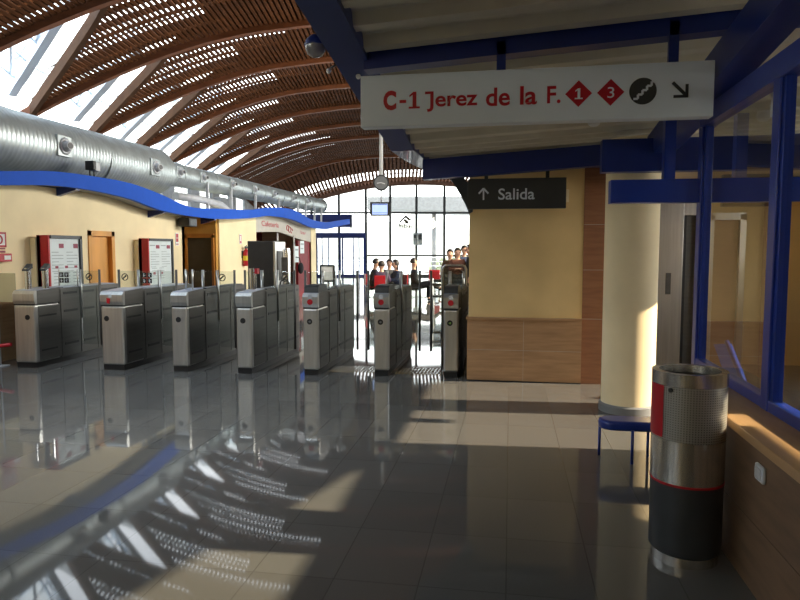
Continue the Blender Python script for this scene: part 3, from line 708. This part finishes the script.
# the room behind the glass
wall_cut('wall_room_back', [rect(1.1,4.5,0,2.6), rect(2.80,3.18,.0,2.05)], lambda a,b,c: Vector((a,9.9+c,b)), 'yellow')
d4 = struct('door_4', MB().box(2.74,2.82,9.78,9.9,0,2.12).box(3.16,3.24,9.78,9.9,0,2.12).box(2.74,3.24,9.78,9.9,2.04,2.14), 'steel')
struct('door_leaf', MB().box(2.82,3.16,9.86,9.9,0,2.04), 'brick', d4)
struct('trim_84', MB().box(3.48,3.6,9.75,9.85,0,2.6), 'brick')  # brown strip standing in for a reflection in the window glass
struct('wall_room_band', MB().box(1.1,4.45,9.78,9.84,2.30,2.52), 'orange2')
lt = thing('lift_door','stainless steel lift surround with dark door behind the round column','lift',(2.3,9.7,0))
MB().box(1.95,2.37,9.6,9.77,0,2.32,.004).box(2.37,2.62,9.6,9.77,2.1,2.32,.004).box(2.56,2.62,9.6,9.77,0,2.1,.004).build('surround','steel',lt)
MB().box(2.37,2.42,9.66,9.76,0,2.1).build('jamb','black',lt); MB().box(2.42,2.56,9.70,9.76,0,2.1).build('door','steel_dark',lt)
MB().box(1.93,1.97,9.56,9.60,1.55,1.95).build('warning_strip','red',lt)
MB().box(2.15,2.22,9.592,9.60,1.0,1.3).build('call_panel','steel_dark',lt)
hr = thing('slanted_rail','blue slanted panel seen low behind the window glass','rail',(2.3,7.3,0))
MB().prism([(2.3,7.85,.55),(2.3,7.4,.62),(2.3,6.75,.22),(2.3,6.75,0),(2.3,7.0,0)],(.05,0,0)).build('panel','fascia',hr)
MB().tube([(2.3,7.4,.64),(2.3,6.75,.24),(2.3,6.7,0)],.025,10).build('handrail','blue2',hr)
# perch bench
bn = thing('perch_bench','low blue round-ended bench behind the litter bin','bench',(.95,5.15,0))
pr_ = []
for k in range(9):
    a = math.pi/2+math.pi*k/8; pr_.append((.80+.11*math.cos(a),5.16+.11*math.sin(a),0))
mb = MB(); t = bmesh.new(); fv = [t.verts.new((x,y,.245)) for x,y,_ in pr_]+[t.verts.new((1.14,5.05,.245)),t.verts.new((1.14,5.27,.245))]
fc = t.faces.new(fv); ex = bmesh.ops.extrude_face_region(t, geom=[fc])
for g in ex['geom']:
    if isinstance(g, bmesh.types.BMVert): g.co.z += .075
bmesh.ops.bevel(t, geom=list(t.edges), offset=.025, segments=3, affect='EDGES', profile=.5); mb.add(t).build('seat','blue2',bn)
for x, y in ((.715,5.24),(.93,5.05),(1.08,5.24)): MB().tube([(x,y,0),(x,y,.26)],.011,8).build('leg','blue2',bn)
# litter bin
BX, BY = .930, 3.55
bi = thing('litter_bin','tall round brushed steel litter bin with red label and dark base','bin',(BX,BY,0))
MB().lathe([(0,0),(.165,0),(.165,.05),(.16,.052)],BX,BY,64).build('base_ring','binsteel',bi)
MB().lathe([(.16,.045),(.178,.062),(.179,.42),(.176,.422)],BX,BY,64).build('lower_body','dkgrey',bi)
MB().lathe([(.178,.42),(.182,.421),(.182,.432),(.178,.433)],BX,BY,64).build('red_band','red',bi)
MB().lathe([(.180,.433),(.181,.655)],BX,BY,64).build('plain_body','binsteel',bi)
MB().lathe([(.181,.655),(.181,.935)],BX,BY,64).build('perforated_body','perf',bi)
MB().lathe([(.181,.935),(.184,.935),(.184,1.0),(.150,1.0),(.147,.93)],BX,BY,64).build('rim','binsteel',bi)
MB().lathe([(.147,.96),(.140,.93),(.11,.91),(0,.91)],BX,BY,48).build('liner','black',bi)
MB().lathe([(.1835,.665),(.1835,.932)],BX,BY,24,a0=math.radians(135),a1=math.radians(215)).build('label_panel','red',bi)
a_ = math.radians(228); MB().tube([(BX+.182*math.cos(a_),BY+.182*math.sin(a_),.915),(BX+.19*math.cos(a_),BY+.19*math.sin(a_),.915)],.012,14).build('lock','black',bi)

# ------------------------------------------------------------------ hanging signs
sg = thing('platform_sign','long white hanging sign with red platform lettering and arrow','sign',(.11,4.45,2.453))
MB().box(-1.016,1.238,4.4,4.5,2.453,2.795,.004).build('board','signwhite',sg)
for x in (-.075,1.0): MB().box(x-.03,x+.03,4.43,4.47,2.79,zr(x,4.45)).build('hanger','blue',sg)
Y0 = 4.398
for body, x0, x1, z0, z1, bd in (('C',-.858,-.770,2.560,2.690,.05),('-',-.748,-.703,2.605,2.625,.02),('Jerez',-.562,-.226,2.541,2.674,.02),('de',-.171,-.015,2.562,2.682,.02),('la',.050,.158,2.564,2.684,.02),('F.',.222,.307,2.566,2.677,.02)):
    letters('lettering', body, frontXZ(x0,x1,z0,z1,Y0), 'red', sg, bold=bd)
one('lettering',-.685,-.610,2.566,2.676,Y0,'red',sg)
MB().box(-.575,-.53,Y0-.0005,Y0,2.657,2.674).build('serif','red',sg)
for cx, dg in ((.4195,'1'),(.618,'3')):
    dm = MB().poly([(cx-.084,Y0,2.622),(cx,Y0,2.538),(cx+.084,Y0,2.622),(cx,Y0,2.706)],[(0,1,2,3)]).build('diamond','red',sg)
    if dg == '1': one('numeral',cx-.024,cx+.026,2.587,2.655,Y0-.002,'signwhite',dm)
    else: letters('numeral', dg, frontXZ(cx-.020,cx+.022,2.587,2.655,Y0-.002), 'signwhite', dm, bold=0.)
cc = MB().poly([(.814+.083*math.cos(i*math.pi/24),Y0,2.622+.083*math.sin(i*math.pi/24)) for i in range(48)],[tuple(range(48))]).build('disc','signdark',sg)
st = MB(); x, z = .757, 2.575; pts = [(x,z)]
for i in range(4): x += .027; pts.append((x,z)); z += .026; pts.append((x,z))
pts.append((x+.025,z))
for (a,b),(c_,d_) in zip(pts,pts[1:]): st.bar((a,Y0-.003,b),(c_,Y0-.003,d_),.002,.014,up=(0,0,1) if b==d_ else (1,0,0))
st.build('stairs_symbol','signwhite',cc)
MB().bar((.992,Y0,2.668),(1.078,Y0,2.582),.002,.020).build('arrow_shaft','signdark',sg)
MB().box(.998,1.086,Y0-.002,Y0,2.572,2.590).box(1.068,1.086,Y0-.002,Y0,2.572,2.655).build('arrow_head','signdark',sg)
ex_ = thing('exit_sign','dark hanging exit sign with white up arrow and lettering','sign',(.06,7.55,2.086))
MB().box(-.485,.605,7.5,7.58,2.086,2.425,.003).build('board','signdark',ex_)
for x in (-.28,.40): MB().box(x-.02,x+.02,7.52,7.56,2.42,zr(x,7.54)+.02).build('hanger','signdark',ex_)
letters('lettering','Salida',frontXZ(-.142,.261,2.186,2.313,7.498),'signwhite',ex_,bold=.012)
MB().box(-.317,-.299,7.496,7.499,2.186,2.318).bar((-.308,7.497,2.316),(-.362,7.497,2.258),.003,.02).bar((-.308,7.497,2.316),(-.254,7.497,2.258),.003,.02).build('arrow','signwhite',ex_)

sd_ = thing('smoke_detector','small white detector under the blue roof above the exit sign','detector',(.72,6.1,2.6))
MB().lathe([(0,2.80),(.05,2.80),(.055,2.76),(.05,2.735),(.03,2.72),(0,2.72)],.72,6.1,24).build('housing','white',sd_)
MB().tube([(.72,6.1,2.79),(.72,6.1,2.84)],.02,10).build('mount','white',sd_)
# dome camera and small lamps on the roof edge beam
dc = thing('dome_camera','dome camera with clear globe beside the blue roof edge','camera',(-1.33,4.4,2.95))
MB().lathe([(0,3.085),(.03,3.08),(.065,3.05),(.076,3.02),(.076,3.01),(0,3.01)],-1.33,4.40,28).build('housing','blue',dc)
MB().lathe([(.070,3.01),(.068,2.985),(.055,2.955),(.03,2.937),(0,2.932)],-1.33,4.40,28).build('globe','dome',dc)
MB().ball((-1.33,4.40,2.985),.035).build('lens_unit','ltgrey',dc)
MB().box(-1.33,-1.2,4.38,4.42,3.03,3.06).build('arm','blue',dc)
for (x,y,z,lab) in ((-1.3,4.62,2.90,'tiny pale lamp on a stem left of the blue roof edge'),(-1.09,4.65,2.86,'tiny pale lamp fixed under the blue roof edge beam')):
    l = thing('small_lamp',lab,'lamp',(x,y,z))
    MB().ball((x,y,z),.018,1,1,1.1).build('bulb','white',l)
    (MB().tube([(x,y,z+.015),(x+.1,y,z+.06)],.006,6) if x < -1.2 else MB().tube([(x,y,z+.015),(x,y,z+.06)],.012,8)).build('stem','dkgrey',l)
# hanging clock and departure screen
ck = thing('hanging_clock','round grey clock hung on a long white pole under the vault','clock',V(-.63,22,3.6))
MB().tube([V(-.63,22,4.08),V(-.63,22,6.5)],.062,12).build('pole','white',ck)
MB().tube([V(-.63,21.92,3.86),V(-.63,22.08,3.86)],.26,32).build('case','dkgrey',ck)
MB().tube([V(-.63,21.905,3.86),V(-.63,21.92,3.86)],.215,32).build('face','grey',ck)
MB().bar(V(-.63,21.9,3.86),V(-.77,21.9,3.84),.004,.03).bar(V(-.63,21.9,3.86),V(-.50,21.9,3.82),.004,.03).build('hand','white',ck)
tv = thing('departure_screen','blue lit departure screen hanging below the round clock','screen',V(-.65,22,2.76))
MB().bar(V(-1.0,22,2.99),V(-.35,22,2.99),.12,.46).build('case','black',tv)
MB().bar(V(-.93,21.935,2.985),V(-.42,21.935,2.985),.01,.36).build('panel','screen',tv)
MB().bar(V(-.92,21.928,3.14),V(-.43,21.928,3.14),.006,.035).bar(V(-.92,21.928,2.86),V(-.43,21.928,2.86),.006,.02).build('header','screenhd',tv)
MB().bar(V(-.5,22.2,3.0),V(-.3,22.2,3.0),.1,.42).build('rear_case','dkgrey',tv)
MB().tube([V(-.63,22,3.2),V(-.63,22,3.6)],.025,8).build('pole','ltgrey',tv)

# ------------------------------------------------------------------ the ticket gates
def gate(i, cx, w, y, label, kind):
    t = thing('ticket_gate', label, 'ticket gate', (cx,y,0), 'row of steel ticket gates')
    x0, x1 = cx-w/2, cx+w/2; L = 1.95
    MB().box(x0+.012,x1-.012,y+.012,y+L-.01,0,.075).build('plinth','black',t)
    MB().box(x0,x1,y,y+.50,.07,.87,.028,seg=3).build('front_housing','steel',t)
    MB().box(x0+.006,x1-.006,y+.006,y+.5,.868,.882).build('seam','black',t)
    prof_ = [(x0,y+.012,.88),(x0,y-.008,.93),(x0,y-.012,1.02),(x0,y+.02,1.062),(x0,y+.5,1.085),(x0,y+.5,.88)]
    MB().prism([(x0,y+.012,.88),(x0,y-.008,.93),(x0,y-.012,1.02),(x0,y+.02,1.062),(x0,y+.05,1.064),(x0,y+.05,.88)], (w,0,0)).build('head','steel',t)
    MB().prism([(x0+.003,y+.05,.88),(x0+.003,y+.05,1.063),(x0+.003,y+.5,1.085),(x0+.003,y+.5,.88)], (w-.006,0,0)).build('head_casing','steel_dark',t)  # rest of the head, its shade put into the darker colour
    MB().prism([(x0+.012,y+.025,1.064),(x0+.012,y+.5,1.087),(x0+.012,y+.5,1.094),(x0+.012,y+.025,1.070)], (w-.024,0,0)).build('lid','toplid',t)
    MB().box(x0+.004,x1-.004,y+.5,y+L,.07,1.07,.006).build('rear_body','steel_dark',t)
    MB().box(x0+.02,x1-.02,y+.62,y+L-.08,1.07,1.085,.004).build('tray','toplid' if kind in 'LAB' else 'dkgrey',t)
    for k, (ya, yb) in enumerate(((.52,.93),(.95,1.33),(1.35,L-.02))):
        for sx_, xx in ((1,x1),(-1,x0)):
            pnl = MB().box(min(xx,xx+sx_*.006),max(xx,xx+sx_*.006),y+ya,y+yb,.09,1.05).build('side_panel','steel_dark',t)
            for zz in ((.98,.72,.24)):
                MB().box(min(xx+sx_*.006,xx+sx_*.010),max(xx+sx_*.006,xx+sx_*.010),y+ya+.06,y+yb-.05,zz,zz+.034).build('slot','black',pnl)
    for sx_, xx in ((1,x1),(-1,x0)):
        fp = MB().box(min(xx,xx+sx_*.004),max(xx,xx+sx_*.004),y+.06,y+.5,.09,.85).build('side_panel','steel_dark',t)
        MB().box(min(xx+sx_*.004,xx+sx_*.008),max(xx+sx_*.004,xx+sx_*.008),y+.08,y+.42,.70,.725).build('slot','black',fp)
        MB().box(min(xx+sx_*.004,xx+sx_*.008),max(xx+sx_*.004,xx+sx_*.008),y+.1,y+.42,.22,.245).build('slot','black',fp)
    dx = .05 if i == 0 else (-.08 if i == 1 else -.01)
    dsp = MB().tube([(cx+dx,y+.0,.70),(cx+dx,y-.006,.70)],.036,24).build('status_display','black',t)
    if kind in 'R':
        MB().bar((cx+dx-.014,y-.008,.70),(cx+dx+.014,y-.008,.70),.002,.012).bar((cx+dx+.014,y-.008,.70),(cx+dx+.002,y-.008,.714),.002,.008).bar((cx+dx+.014,y-.008,.70),(cx+dx+.002,y-.008,.686),.002,.008).build('arrow','green' if i == 6 else 'grey',dsp)
        MB().tube([(cx,y-.010,.955),(cx,y-.020,.955)],.036,24).build('ticket_reader','red',t)
        MB().box(cx-.025,cx+.025,y-.014,y-.008,.995,1.05).build('reader_label','ltgrey',t)
        MB().prism([(x0+.01,y+.04,1.07),(x0+.01,y+.05,1.14),(x0+.01,y+.10,1.165),(x0+.01,y+.46,1.165),(x0+.01,y+.5,1.07)],(w-.02,0,0)).build('reader_hood','dkgrey',t)
    if kind == 'B':
        MB().prism([(cx-.06,y-.014,.91),(cx-.02,y-.014,.90),(cx-.01,y-.014,.97),(cx-.06,y-.014,.98)],(0,-.006,0)).build('ticket_reader','red',t)
        MB().box(cx-.03,cx+.01,y-.016,y-.012,.985,1.03).build('reader_label','signwhite',t)
    if kind == 'L':
        for px_, py2 in ((cx-.05,y+.16),(cx+.11,y+.30)):
            v = MB().lathe([(.042,1.07),(.042,1.37)],px_,py2,20).build('validator_post','chrome',t)
            MB().prism([(px_-.047,py2-.05,1.35),(px_-.047,py2+.05,1.43),(px_-.047,py2+.05,1.37),(px_-.047,py2-.05,1.33)],(.09,0,0)).build('post_cap','dkgrey',v)
    if kind == 'P':
        for px_ in (cx-.05,cx+.05): MB().tube([(px_,y+.3,1.08),(px_,y+.3,1.36)],.012,8).build('guide_post','steel',t)
    if kind == 'V':
        MB().lathe([(.05,1.08),(.05,1.37),(0,1.37)],cx-.03,y+.4,20).build('validator_post','chrome',t)
        MB().box(cx+.02,cx+.05,y+.36,y+.44,1.30,1.37).build('reader_label','red',t)
    return x0, x1
GX = [(-6.555,.33,7.88),(-5.27,.33,7.93),(-4.315,.225,7.96),(-3.415,.215,7.97),(-2.525,.205,8.01),(-1.618,.20,8.12),(-.73,.19,8.145)]
GL = ['leftmost wide steel ticket gate with two slanted chrome validator posts','wide steel ticket gate with red and white tag, second from left','narrow steel ticket gate with two thin posts on its head, third from left','steel ticket gate with one chrome post on its head, middle of the row','steel ticket gate with red disc and black status disc, fifth from left','steel ticket gate with red disc and green arrow, second from the pillar','rightmost steel ticket gate with red disc, beside the yellow pillar']
GK = ['L','B','P','V','R','R','R']
ed = []
for i, ((cx,w_,y), l, k) in enumerate(zip(GX,GL,GK)): ed.append(gate(i,cx,w_,y,l,k))
gates = [o for o in C.objects if o.name.startswith('ticket_gate')]
# tall glass leaves between the gates: a part of the gate they are hinged on
def sticker(x, y, z, s, leaf, kind):
    if kind == 'round':
        mb = MB(); mb.tube([(x+s*math.cos(a*math.pi/10),y,z+s*math.sin(a*math.pi/10)) for a in range(21)],.007,5,cap=False)
        mb.bar((x-s*.6,y,z-s*.5),(x+s*.5,y,z+s*.5),.003,.02).box(x+s*.1,x+s*.6,y-.002,y,z+s*.15,z+s*.55)
        mb.build('prohibition_sticker','black',leaf)
    else:
        mb = MB()
        for a in (0,1):
            for b in (0,1): mb.box(x+a*.085-.035,x+a*.085+.035,y-.002,y,z+b*.085-.035,z+b*.085+.035)
        q = mb.build('pictogram_sticker','black',leaf)
        for a in (0,1):
            for b in (0,1):
                cx,cz = x+a*.085,z+b*.085
                MB().ball((cx-.005,y-.003,cz+.02),.007,1,.2,1,8,5).bar((cx-.005,y-.004,cz+.01),(cx+.008*(a-b),y-.004,cz-.025),.001,.012).bar((cx-.015,y-.004,cz-.005),(cx+.02,y-.004,cz-.002+.012*a),.001,.007).build('pictogram','signwhite',q)
for i in range(6):
    xa, xb2 = ed[i][1]+.01, ed[i+1][0]-.01; y = max(GX[i][2],GX[i+1][2])+.93; mid = (xa+xb2)/2
    gp = .16 if i == 0 else .08
    for a, b, g in ((xa,mid-gp,gates[i]),(xb2,mid+gp,gates[i+1])):
        lo, hi = min(a,b), max(a,b)
        lf = MB().box(lo,hi,y-.006,y+.006,.2,1.31,.004).build('glass_leaf','glass_gate',g)
        MB().tube([(b,y,.19),(b,y,1.33)],.017,10).build('edge_bar','steel_dark',lf)
        MB().tube([(a,y,.6),(a,y,1.33)],.012,8).build('hinge_bar','steel',lf)
        sx3 = {0: (gates[0], -6.24), 2: (gates[2], -4.13), 3: (gates[3], -3.19)}.get(i)
        if sx3 and g is sx3[0]: sticker(sx3[1],y-.010,1.22,.048,lf,'round')
        if i == 0 and g is gates[1]: sticker(-5.65,y-.010,1.22,.048,lf,'round')
for i, g in enumerate(gates):                 # the fixed pane that stands across the top of each gate
    x0, x1 = ed[i]; y = GX[i][2]+.93
    tp = MB().box(x0+.01,x1-.01,y-.006,y+.006,1.085,1.31,.004).build('top_pane','glass_gate',g)
    for x in (x0+.012,x1-.012): MB().tube([(x,y,1.08),(x,y,1.33)],.009,8).build('pane_post','steel',tp)
    if i in (0, 1): sticker(x0+(.06 if i == 0 else .10),y-.010,1.165,.05,tp,'pict')
# guard frame beside the last gate
gf = thing('guard_frame','grey tubular guard frame with glass behind the rightmost gate','barrier',(-.82,10.35,0))
MB().tube([(-1.06,10.35,0),(-1.06,10.35,1.32),(-1.04,10.35,1.36),(-1.0,10.35,1.375),(-.75,10.35,1.375),(-.71,10.35,1.36),(-.69,10.35,1.32),(-.69,10.35,0)],.022,10).build('tube_frame','steel',gf)
MB().box(-1.04,-.71,10.345,10.355,1.0,1.35).build('pane','glass_gate',gf)
# barrier left of the first gate
bl = thing('glass_barrier','clear glass barrier with thin post left of the first gate','barrier',(-7.05,7.95,0))
MB().box(-7.25,-6.73,7.945,7.957,.9,1.30).build('upper_pane','glass_amber',bl)
MB().box(-7.25,-6.73,7.945,7.957,.08,.88).build('lower_pane','glass_gate',bl)
MB().tube([(-7.0,7.93,0),(-7.0,7.93,1.25)],.012,8).build('post','ltgrey',bl)
MB().box(-7.08,-6.92,7.85,8.01,0,.015,.004).build('foot','ltgrey',bl)
rb = thing('red_barrier_arm','red barrier arm resting low beside the first gate','barrier arm',(-7.0,7.8,.2))
MB().tube([(-7.27,7.82,.255),(-6.73,7.82,.33)],.026,10).build('arm','red',rb); MB().box(-7.02,-6.92,7.79,7.85,.24,.34,.008).build('clip','inkred',rb)
MB().tube([(-7.0,7.82,0),(-7.0,7.82,.29)],.012,8).build('stand','dkgrey',rb)
# threshold grating in the gate passages
for k, (x0, x1) in enumerate(((ed[4][1]+.03,ed[5][0]-.03),(ed[5][1]+.03,ed[6][0]-.03))):
    gm = MB()
    for a in range(7):
        for b in range(14):
            xx = x0+(x1-x0)*(b+.5)/14; yy = 8.35+.06*a; gm.box(xx-.010,xx+.010,yy-.010,yy+.010,0,.012)
    o = gm.build('tactile_studs','chrome',org=((x0+x1)/2,8.5,0)); tag(o,['raised tactile floor studs in the passage left of the second gate from pillar','raised tactile floor studs in the passage beside the rightmost gate'][k],'tactile paving',kind='stuff')

# ------------------------------------------------------------------ people and the cafe seating
def skinned(name, pts, edges, radii, m, parent, sub=1):
    me = bpy.data.meshes.new('skeleton'); me.from_pydata([tuple(p) for p in pts], edges, []); o = bpy.data.objects.new('skeleton', me); C.objects.link(o)
    md = o.modifiers.new('s','SKIN'); md.use_smooth_shade = True
    for i, r in enumerate(radii):
        rr_ = r if isinstance(r, tuple) else (r, r); me.skin_vertices[0].data[i].radius = rr_; me.skin_vertices[0].data[i].use_root = (i == 0)
    sb = o.modifiers.new('u','SUBSURF'); sb.levels = sub; sb.render_levels = sub
    me2 = bpy.data.meshes.new_from_object(o.evaluated_get(bpy.context.evaluated_depsgraph_get())); bpy.data.objects.remove(o); bpy.data.meshes.remove(me)
    me2.name = name; me2.materials.clear(); me2.materials.append(M[m])
    for p in me2.polygons: p.use_smooth = True
    r = bpy.data.objects.new(name, me2); C.objects.link(r); r.parent = parent; return r
def person(label, loc, rz, pose, top, legs, hair='hair', long_hair=False, group=None, h=1.68, lean=0., arms='lap'):
    t = thing('person', label, 'person', loc, group, rz); s = h/1.7
    st_ = pose == 'stand'
    hz = .92*s if st_ else .50
    def sp(y, z): return Vector((0, y+lean*(z), hz+z*s))
    J = [sp(0,0), sp(.0,.14), sp(.01,.34), sp(.0,.47), sp(.0,.56), sp(.025,.62), sp(.03,.70), sp(.015,.78)]
    Rr = [(.13,.10),(.125,.095),(.15,.10),(.08,.07),(.058,.058),(.078,.09),(.092,.108),(.07,.08)]
    E = [(0,1),(1,2),(2,3),(3,4),(4,5),(5,6),(6,7)]
    B, Br, Be = list(J), list(Rr), list(E)
    jv, jr, je = [J[0]+Vector((0,0,-.04)),J[1],J[2],J[3]], [(.18,.14),(.18,.14),(.20,.145),(.09,.08)], [(0,1),(1,2),(2,3)]
    tv_, tr_, te_ = [J[0]], [(.14,.11)], []
    hands = []
    for sd in (-1,1):
        sh_ = sp(0,.45)+Vector((sd*.17*s,0,-.02))
        if arms == 'side': el, wr, hd = sh_+Vector((sd*.07,-.02,-.28*s)), sh_+Vector((sd*.08,.05,-.53*s)), Vector((0,.03,-1))
        elif arms == 'table': el, wr, hd = sh_+Vector((sd*.07,.12,-.24*s)), sh_+Vector((-sd*.02,.36,-.20*s)), Vector((-sd*.3,1,.05))
        elif arms == 'fold': el, wr, hd = sh_+Vector((sd*.08,.02,-.27*s)), sh_+Vector((-sd*.10,.19,-.22*s)), Vector((-sd,.15,.1))
        else: el, wr, hd = sh_+Vector((sd*.07,.02,-.27*s)), sh_+Vector((-sd*.04,.24,-.38*s)), Vector((-sd*.3,1,-.3))
        k = len(B); B += [sh_, el, wr, wr+hd.normalized()*.08]; Br += [.05,.04,.028,(.035,.02)]; Be += [(2,k),(k,k+1),(k+1,k+2),(k+2,k+3)]
        k = len(jv); jv += [sh_, el, wr]; jr += [.095,.075,.056]; je += [(2,k),(k,k+1),(k+1,k+2)]
        hv = hd.normalized(); side = hv.cross(Vector((0,0,1))) if abs(hv.z) < .8 else Vector((0,1,0)); side.normalize(); base = wr+hv*.075
        k0 = len(B)-1
        for f_, ln in ((-1.5,.055),(-.5,.068),(.5,.064),(1.5,.05)):
            k = len(B); rt_ = base+side*f_*.017
            B += [rt_, rt_+hv*ln*.55, rt_+hv*ln+Vector((0,0,-.018))]; Br += [.010,.009,.007]; Be += [(k0,k),(k,k+1),(k+1,k+2)]
        k = len(B); rt_ = wr+hv*.03+side*.03
        B += [rt_, rt_+hv*.03+side*.022]; Br += [.011,.008]; Be += [(k0-1,k),(k,k+1)]
        hp = J[0]+Vector((sd*.09*s,0,-.03))
        if st_:
            kn = Vector((sd*.10*s,.02,.49*s)); an = Vector((sd*.11*s,-.02,.09)); to = an+Vector((sd*.02,.16,-.06))
        elif pose == 'cross' and sd == 1:
            kn = hp+Vector((-.02,.42*s,.12)); an = kn+Vector((-.10,.34,-.18)); to = an+Vector((-.02,.14,.06))
        else:
            kn = hp+Vector((sd*.03,.43*s,.02)); an = Vector((kn.x,kn.y-.02,.09)); to = an+Vector((0,.16,-.06))
        k = len(B); B += [hp,kn,an,to]; Br += [.075,.052,.036,(.04,.025)]; Be += [(0,k),(k,k+1),(k+1,k+2),(k+2,k+3)]
        k = len(tv_); tv_ += [hp,kn,an]; tr_ += [.12,.09,.068]; te_ += [(0,k),(k,k+1),(k+1,k+2)]
        skinned('shoe',[an+Vector((0,-.04,-.045)),an+Vector((0,.05,-.045)),to],[(0,1),(1,2)],[(.05,.05),(.055,.045),(.045,.035)],'black',t)
    # nose and ears grow out of the head
    k = len(B); hd_ = J[6]; B += [hd_+Vector((0,.118,-.02))]; Br += [.018]; Be += [(6,k)]
    for sd in (-1,1):
        k = len(B); B += [hd_+Vector((sd*.092,-.005,-.015))]; Br += [(.012,.02)]; Be += [(6,k)]
    bo = skinned('body',B,Be,Br,'skin',t,sub=1)
    skinned('jacket',jv,je,jr,top,t); skinned('trousers',tv_,te_,tr_,legs,t)
    mb = MB(); c_ = J[6]+Vector((0,-.015,.03)); mb.ball(c_,.122,.88,1.0,1.0,16,10)
    for v in list(mb.bm.verts):
        if v.co.y > c_.y+.05 and v.co.z < c_.z+.04: v.co.y = c_.y+.03
        if v.co.z < c_.z-.05 and not long_hair: v.co.z = c_.z-.05
    if long_hair: mb.ball(c_+Vector((0,-.045,-.12)),.085,1.05,.6,1.6,12,8)
    mb.build('hair',hair,t,local=True)
    ey = MB()
    for sd in (-1,1): ey.ball(J[6]+Vector((sd*.034,.094,.008)),.012,1,.6,.8,8,6)
    ey.build('eye','black',t,local=True)
    MB().ball(J[6]+Vector((0,.092,-.052)),.02,1,.3,.28,8,6).build('mouth','inkred',t,local=True)
    return t
def chair(label, loc, rz, seatm='red'):
    t = thing('cafe_chair', label, 'chair', loc, 'red cafe chairs', rz)
    MB().box(-.21,.21,-.2,.22,.43,.46,.012).build('seat',seatm,t,local=True)
    MB().box(-.21,.21,-.24,-.20,.50,.86,.015).build('backrest',seatm,t,local=True)
    for x in (-.18,.18):
        MB().tube([(x,.19,0),(x,.17,.44)],.012,8).build('leg','steel',t,local=True)
        MB().tube([(x,-.24,0),(x,-.19,.44),(x,-.215,.8)],.012,8).build('leg','steel',t,local=True)
    return t
def table(label, loc, topm='white'):
    t = thing('cafe_table', label, 'table', loc, None)
    MB().box(-.36,.36,-.36,.36,.72,.745,.008).build('tabletop',topm,t,local=True)
    MB().tube([(0,0,.03),(0,0,.72)],.03,12).build('column','steel',t,local=True)
    MB().lathe([(0,0),(.22,0),(.22,.015),(.04,.035),(0,.035)],0,0,24).build('base','steel',t,local=True)
    return t
def H(u, d): q = V((u-400)/650*d, d, 0); return q
D0 = 29.
table('white cafe table among the four seated people', H(386,20.4))
def seat(u, d, face, **k):
    q = H(u, d); chair(k.pop('chair'), q, face, k.pop('cm','red')); k['loc'] = q
    return person(k.pop('label'), q, face, k.pop('pose','sit'), k.pop('top'), k.pop('legs','cblack'), **{a:b for a,b in k.items() if a != 'loc'})
seat(372.5, 20.8, PSI-math.pi/2+.2, chair='red cafe chair under the leftmost seated person', label='seated person in black jacket at far left of the cafe table', top='cblack', arms='table', lean=.15, h=1.72)
seat(381.5, 19.6, PSI, chair='red cafe chair with its back to the gates, nearest', label='seated person in purple top with their back to the gates', top='cpurple', arms='table', h=1.6)
seat(389.5, 21.3, PSI+math.pi, chair='red cafe chair on the far side of the table', label='seated person in grey top facing the gates across the table', top='cgrey', arms='table', h=1.66)
seat(398.5, 20.1, PSI+math.pi/2+.35, chair='red cafe chair at the right end of the table', label='seated person in navy jacket at right end of the table', top='cnavy', arms='table', lean=.12, long_hair=True, h=1.66)
seat(415, 20.6, PSI-math.pi/2, chair='dark cafe chair under the lone person with crossed legs', label='lone seated person in black with one leg crossed over', pose='cross', top='cblack', arms='lap', lean=-.08, h=1.76, cm='dkgrey')
table('white cafe table right of the lone seated person', H(434,26))
chair('red cafe chair tucked at the table beside the standing group', H(434,25.1), PSI)
chair('red cafe chair on the right of the table near the standing group', H(444,25.8), PSI+math.pi/2)
person('standing person in brown jacket, leftmost of the standing group', H(450,19.6), PSI+math.pi-.2, 'stand', 'cbrown', 'cblack', arms='side', h=1.58)
person('standing person in rust top facing the gates, second of the group', H(457.5,18.9), PSI+math.pi, 'stand', 'crust', 'cblack', arms='fold', h=1.62, long_hair=True)
person('standing person in navy half hidden behind the rust top', H(464,20.2), PSI+math.pi+.3, 'stand', 'cnavy', 'cblack', arms='side', h=1.70)
person('standing person in long black coat next to the yellow pillar', H(470,18.7), PSI+math.pi/2, 'stand', 'cblack', 'cblack', arms='side', h=1.72)
person('person in black standing at the cafe counter between the white posts', Vector((-7.75,20.85,0)), math.pi/2, 'stand', 'cblack', 'cblack', arms='table', h=1.72)
bg_ = thing('hanging_bag','black bag hanging beside the right white cafe post','bag',(-7.1,21.45,.8))
MB().ball((-7.1,21.5,1.0),.16,.6,1,1.25,14,9).build('pouch','cblack',bg_); MB().tube([(-7.15,21.15,1.38),(-7.1,21.35,1.36),(-7.1,21.5,1.18)],.015,8).build('strap','cblack',bg_)
be = thing('slatted_bench','dark slatted bench on pale frame in front of the standing group','bench',H(449,16.4),None,PSI)
for z, y in ((.80,.18),(.70,.16)): MB().box(-.42,.42,y,y+.03,z,z+.07,.008).build('backrest_slat','black',be,local=True)
MB().box(-.42,.42,-.22,.16,.44,.48,.01).build('seat','black',be,local=True)
for x in (-.4,.4): MB().tube([(x,-.2,0),(x,-.18,.45),(x,.16,.45),(x,.19,.9)],.02,8).tube([(x,.18,0),(x,.16,.45)],.02,8).build('leg','ltgrey',be,local=True)
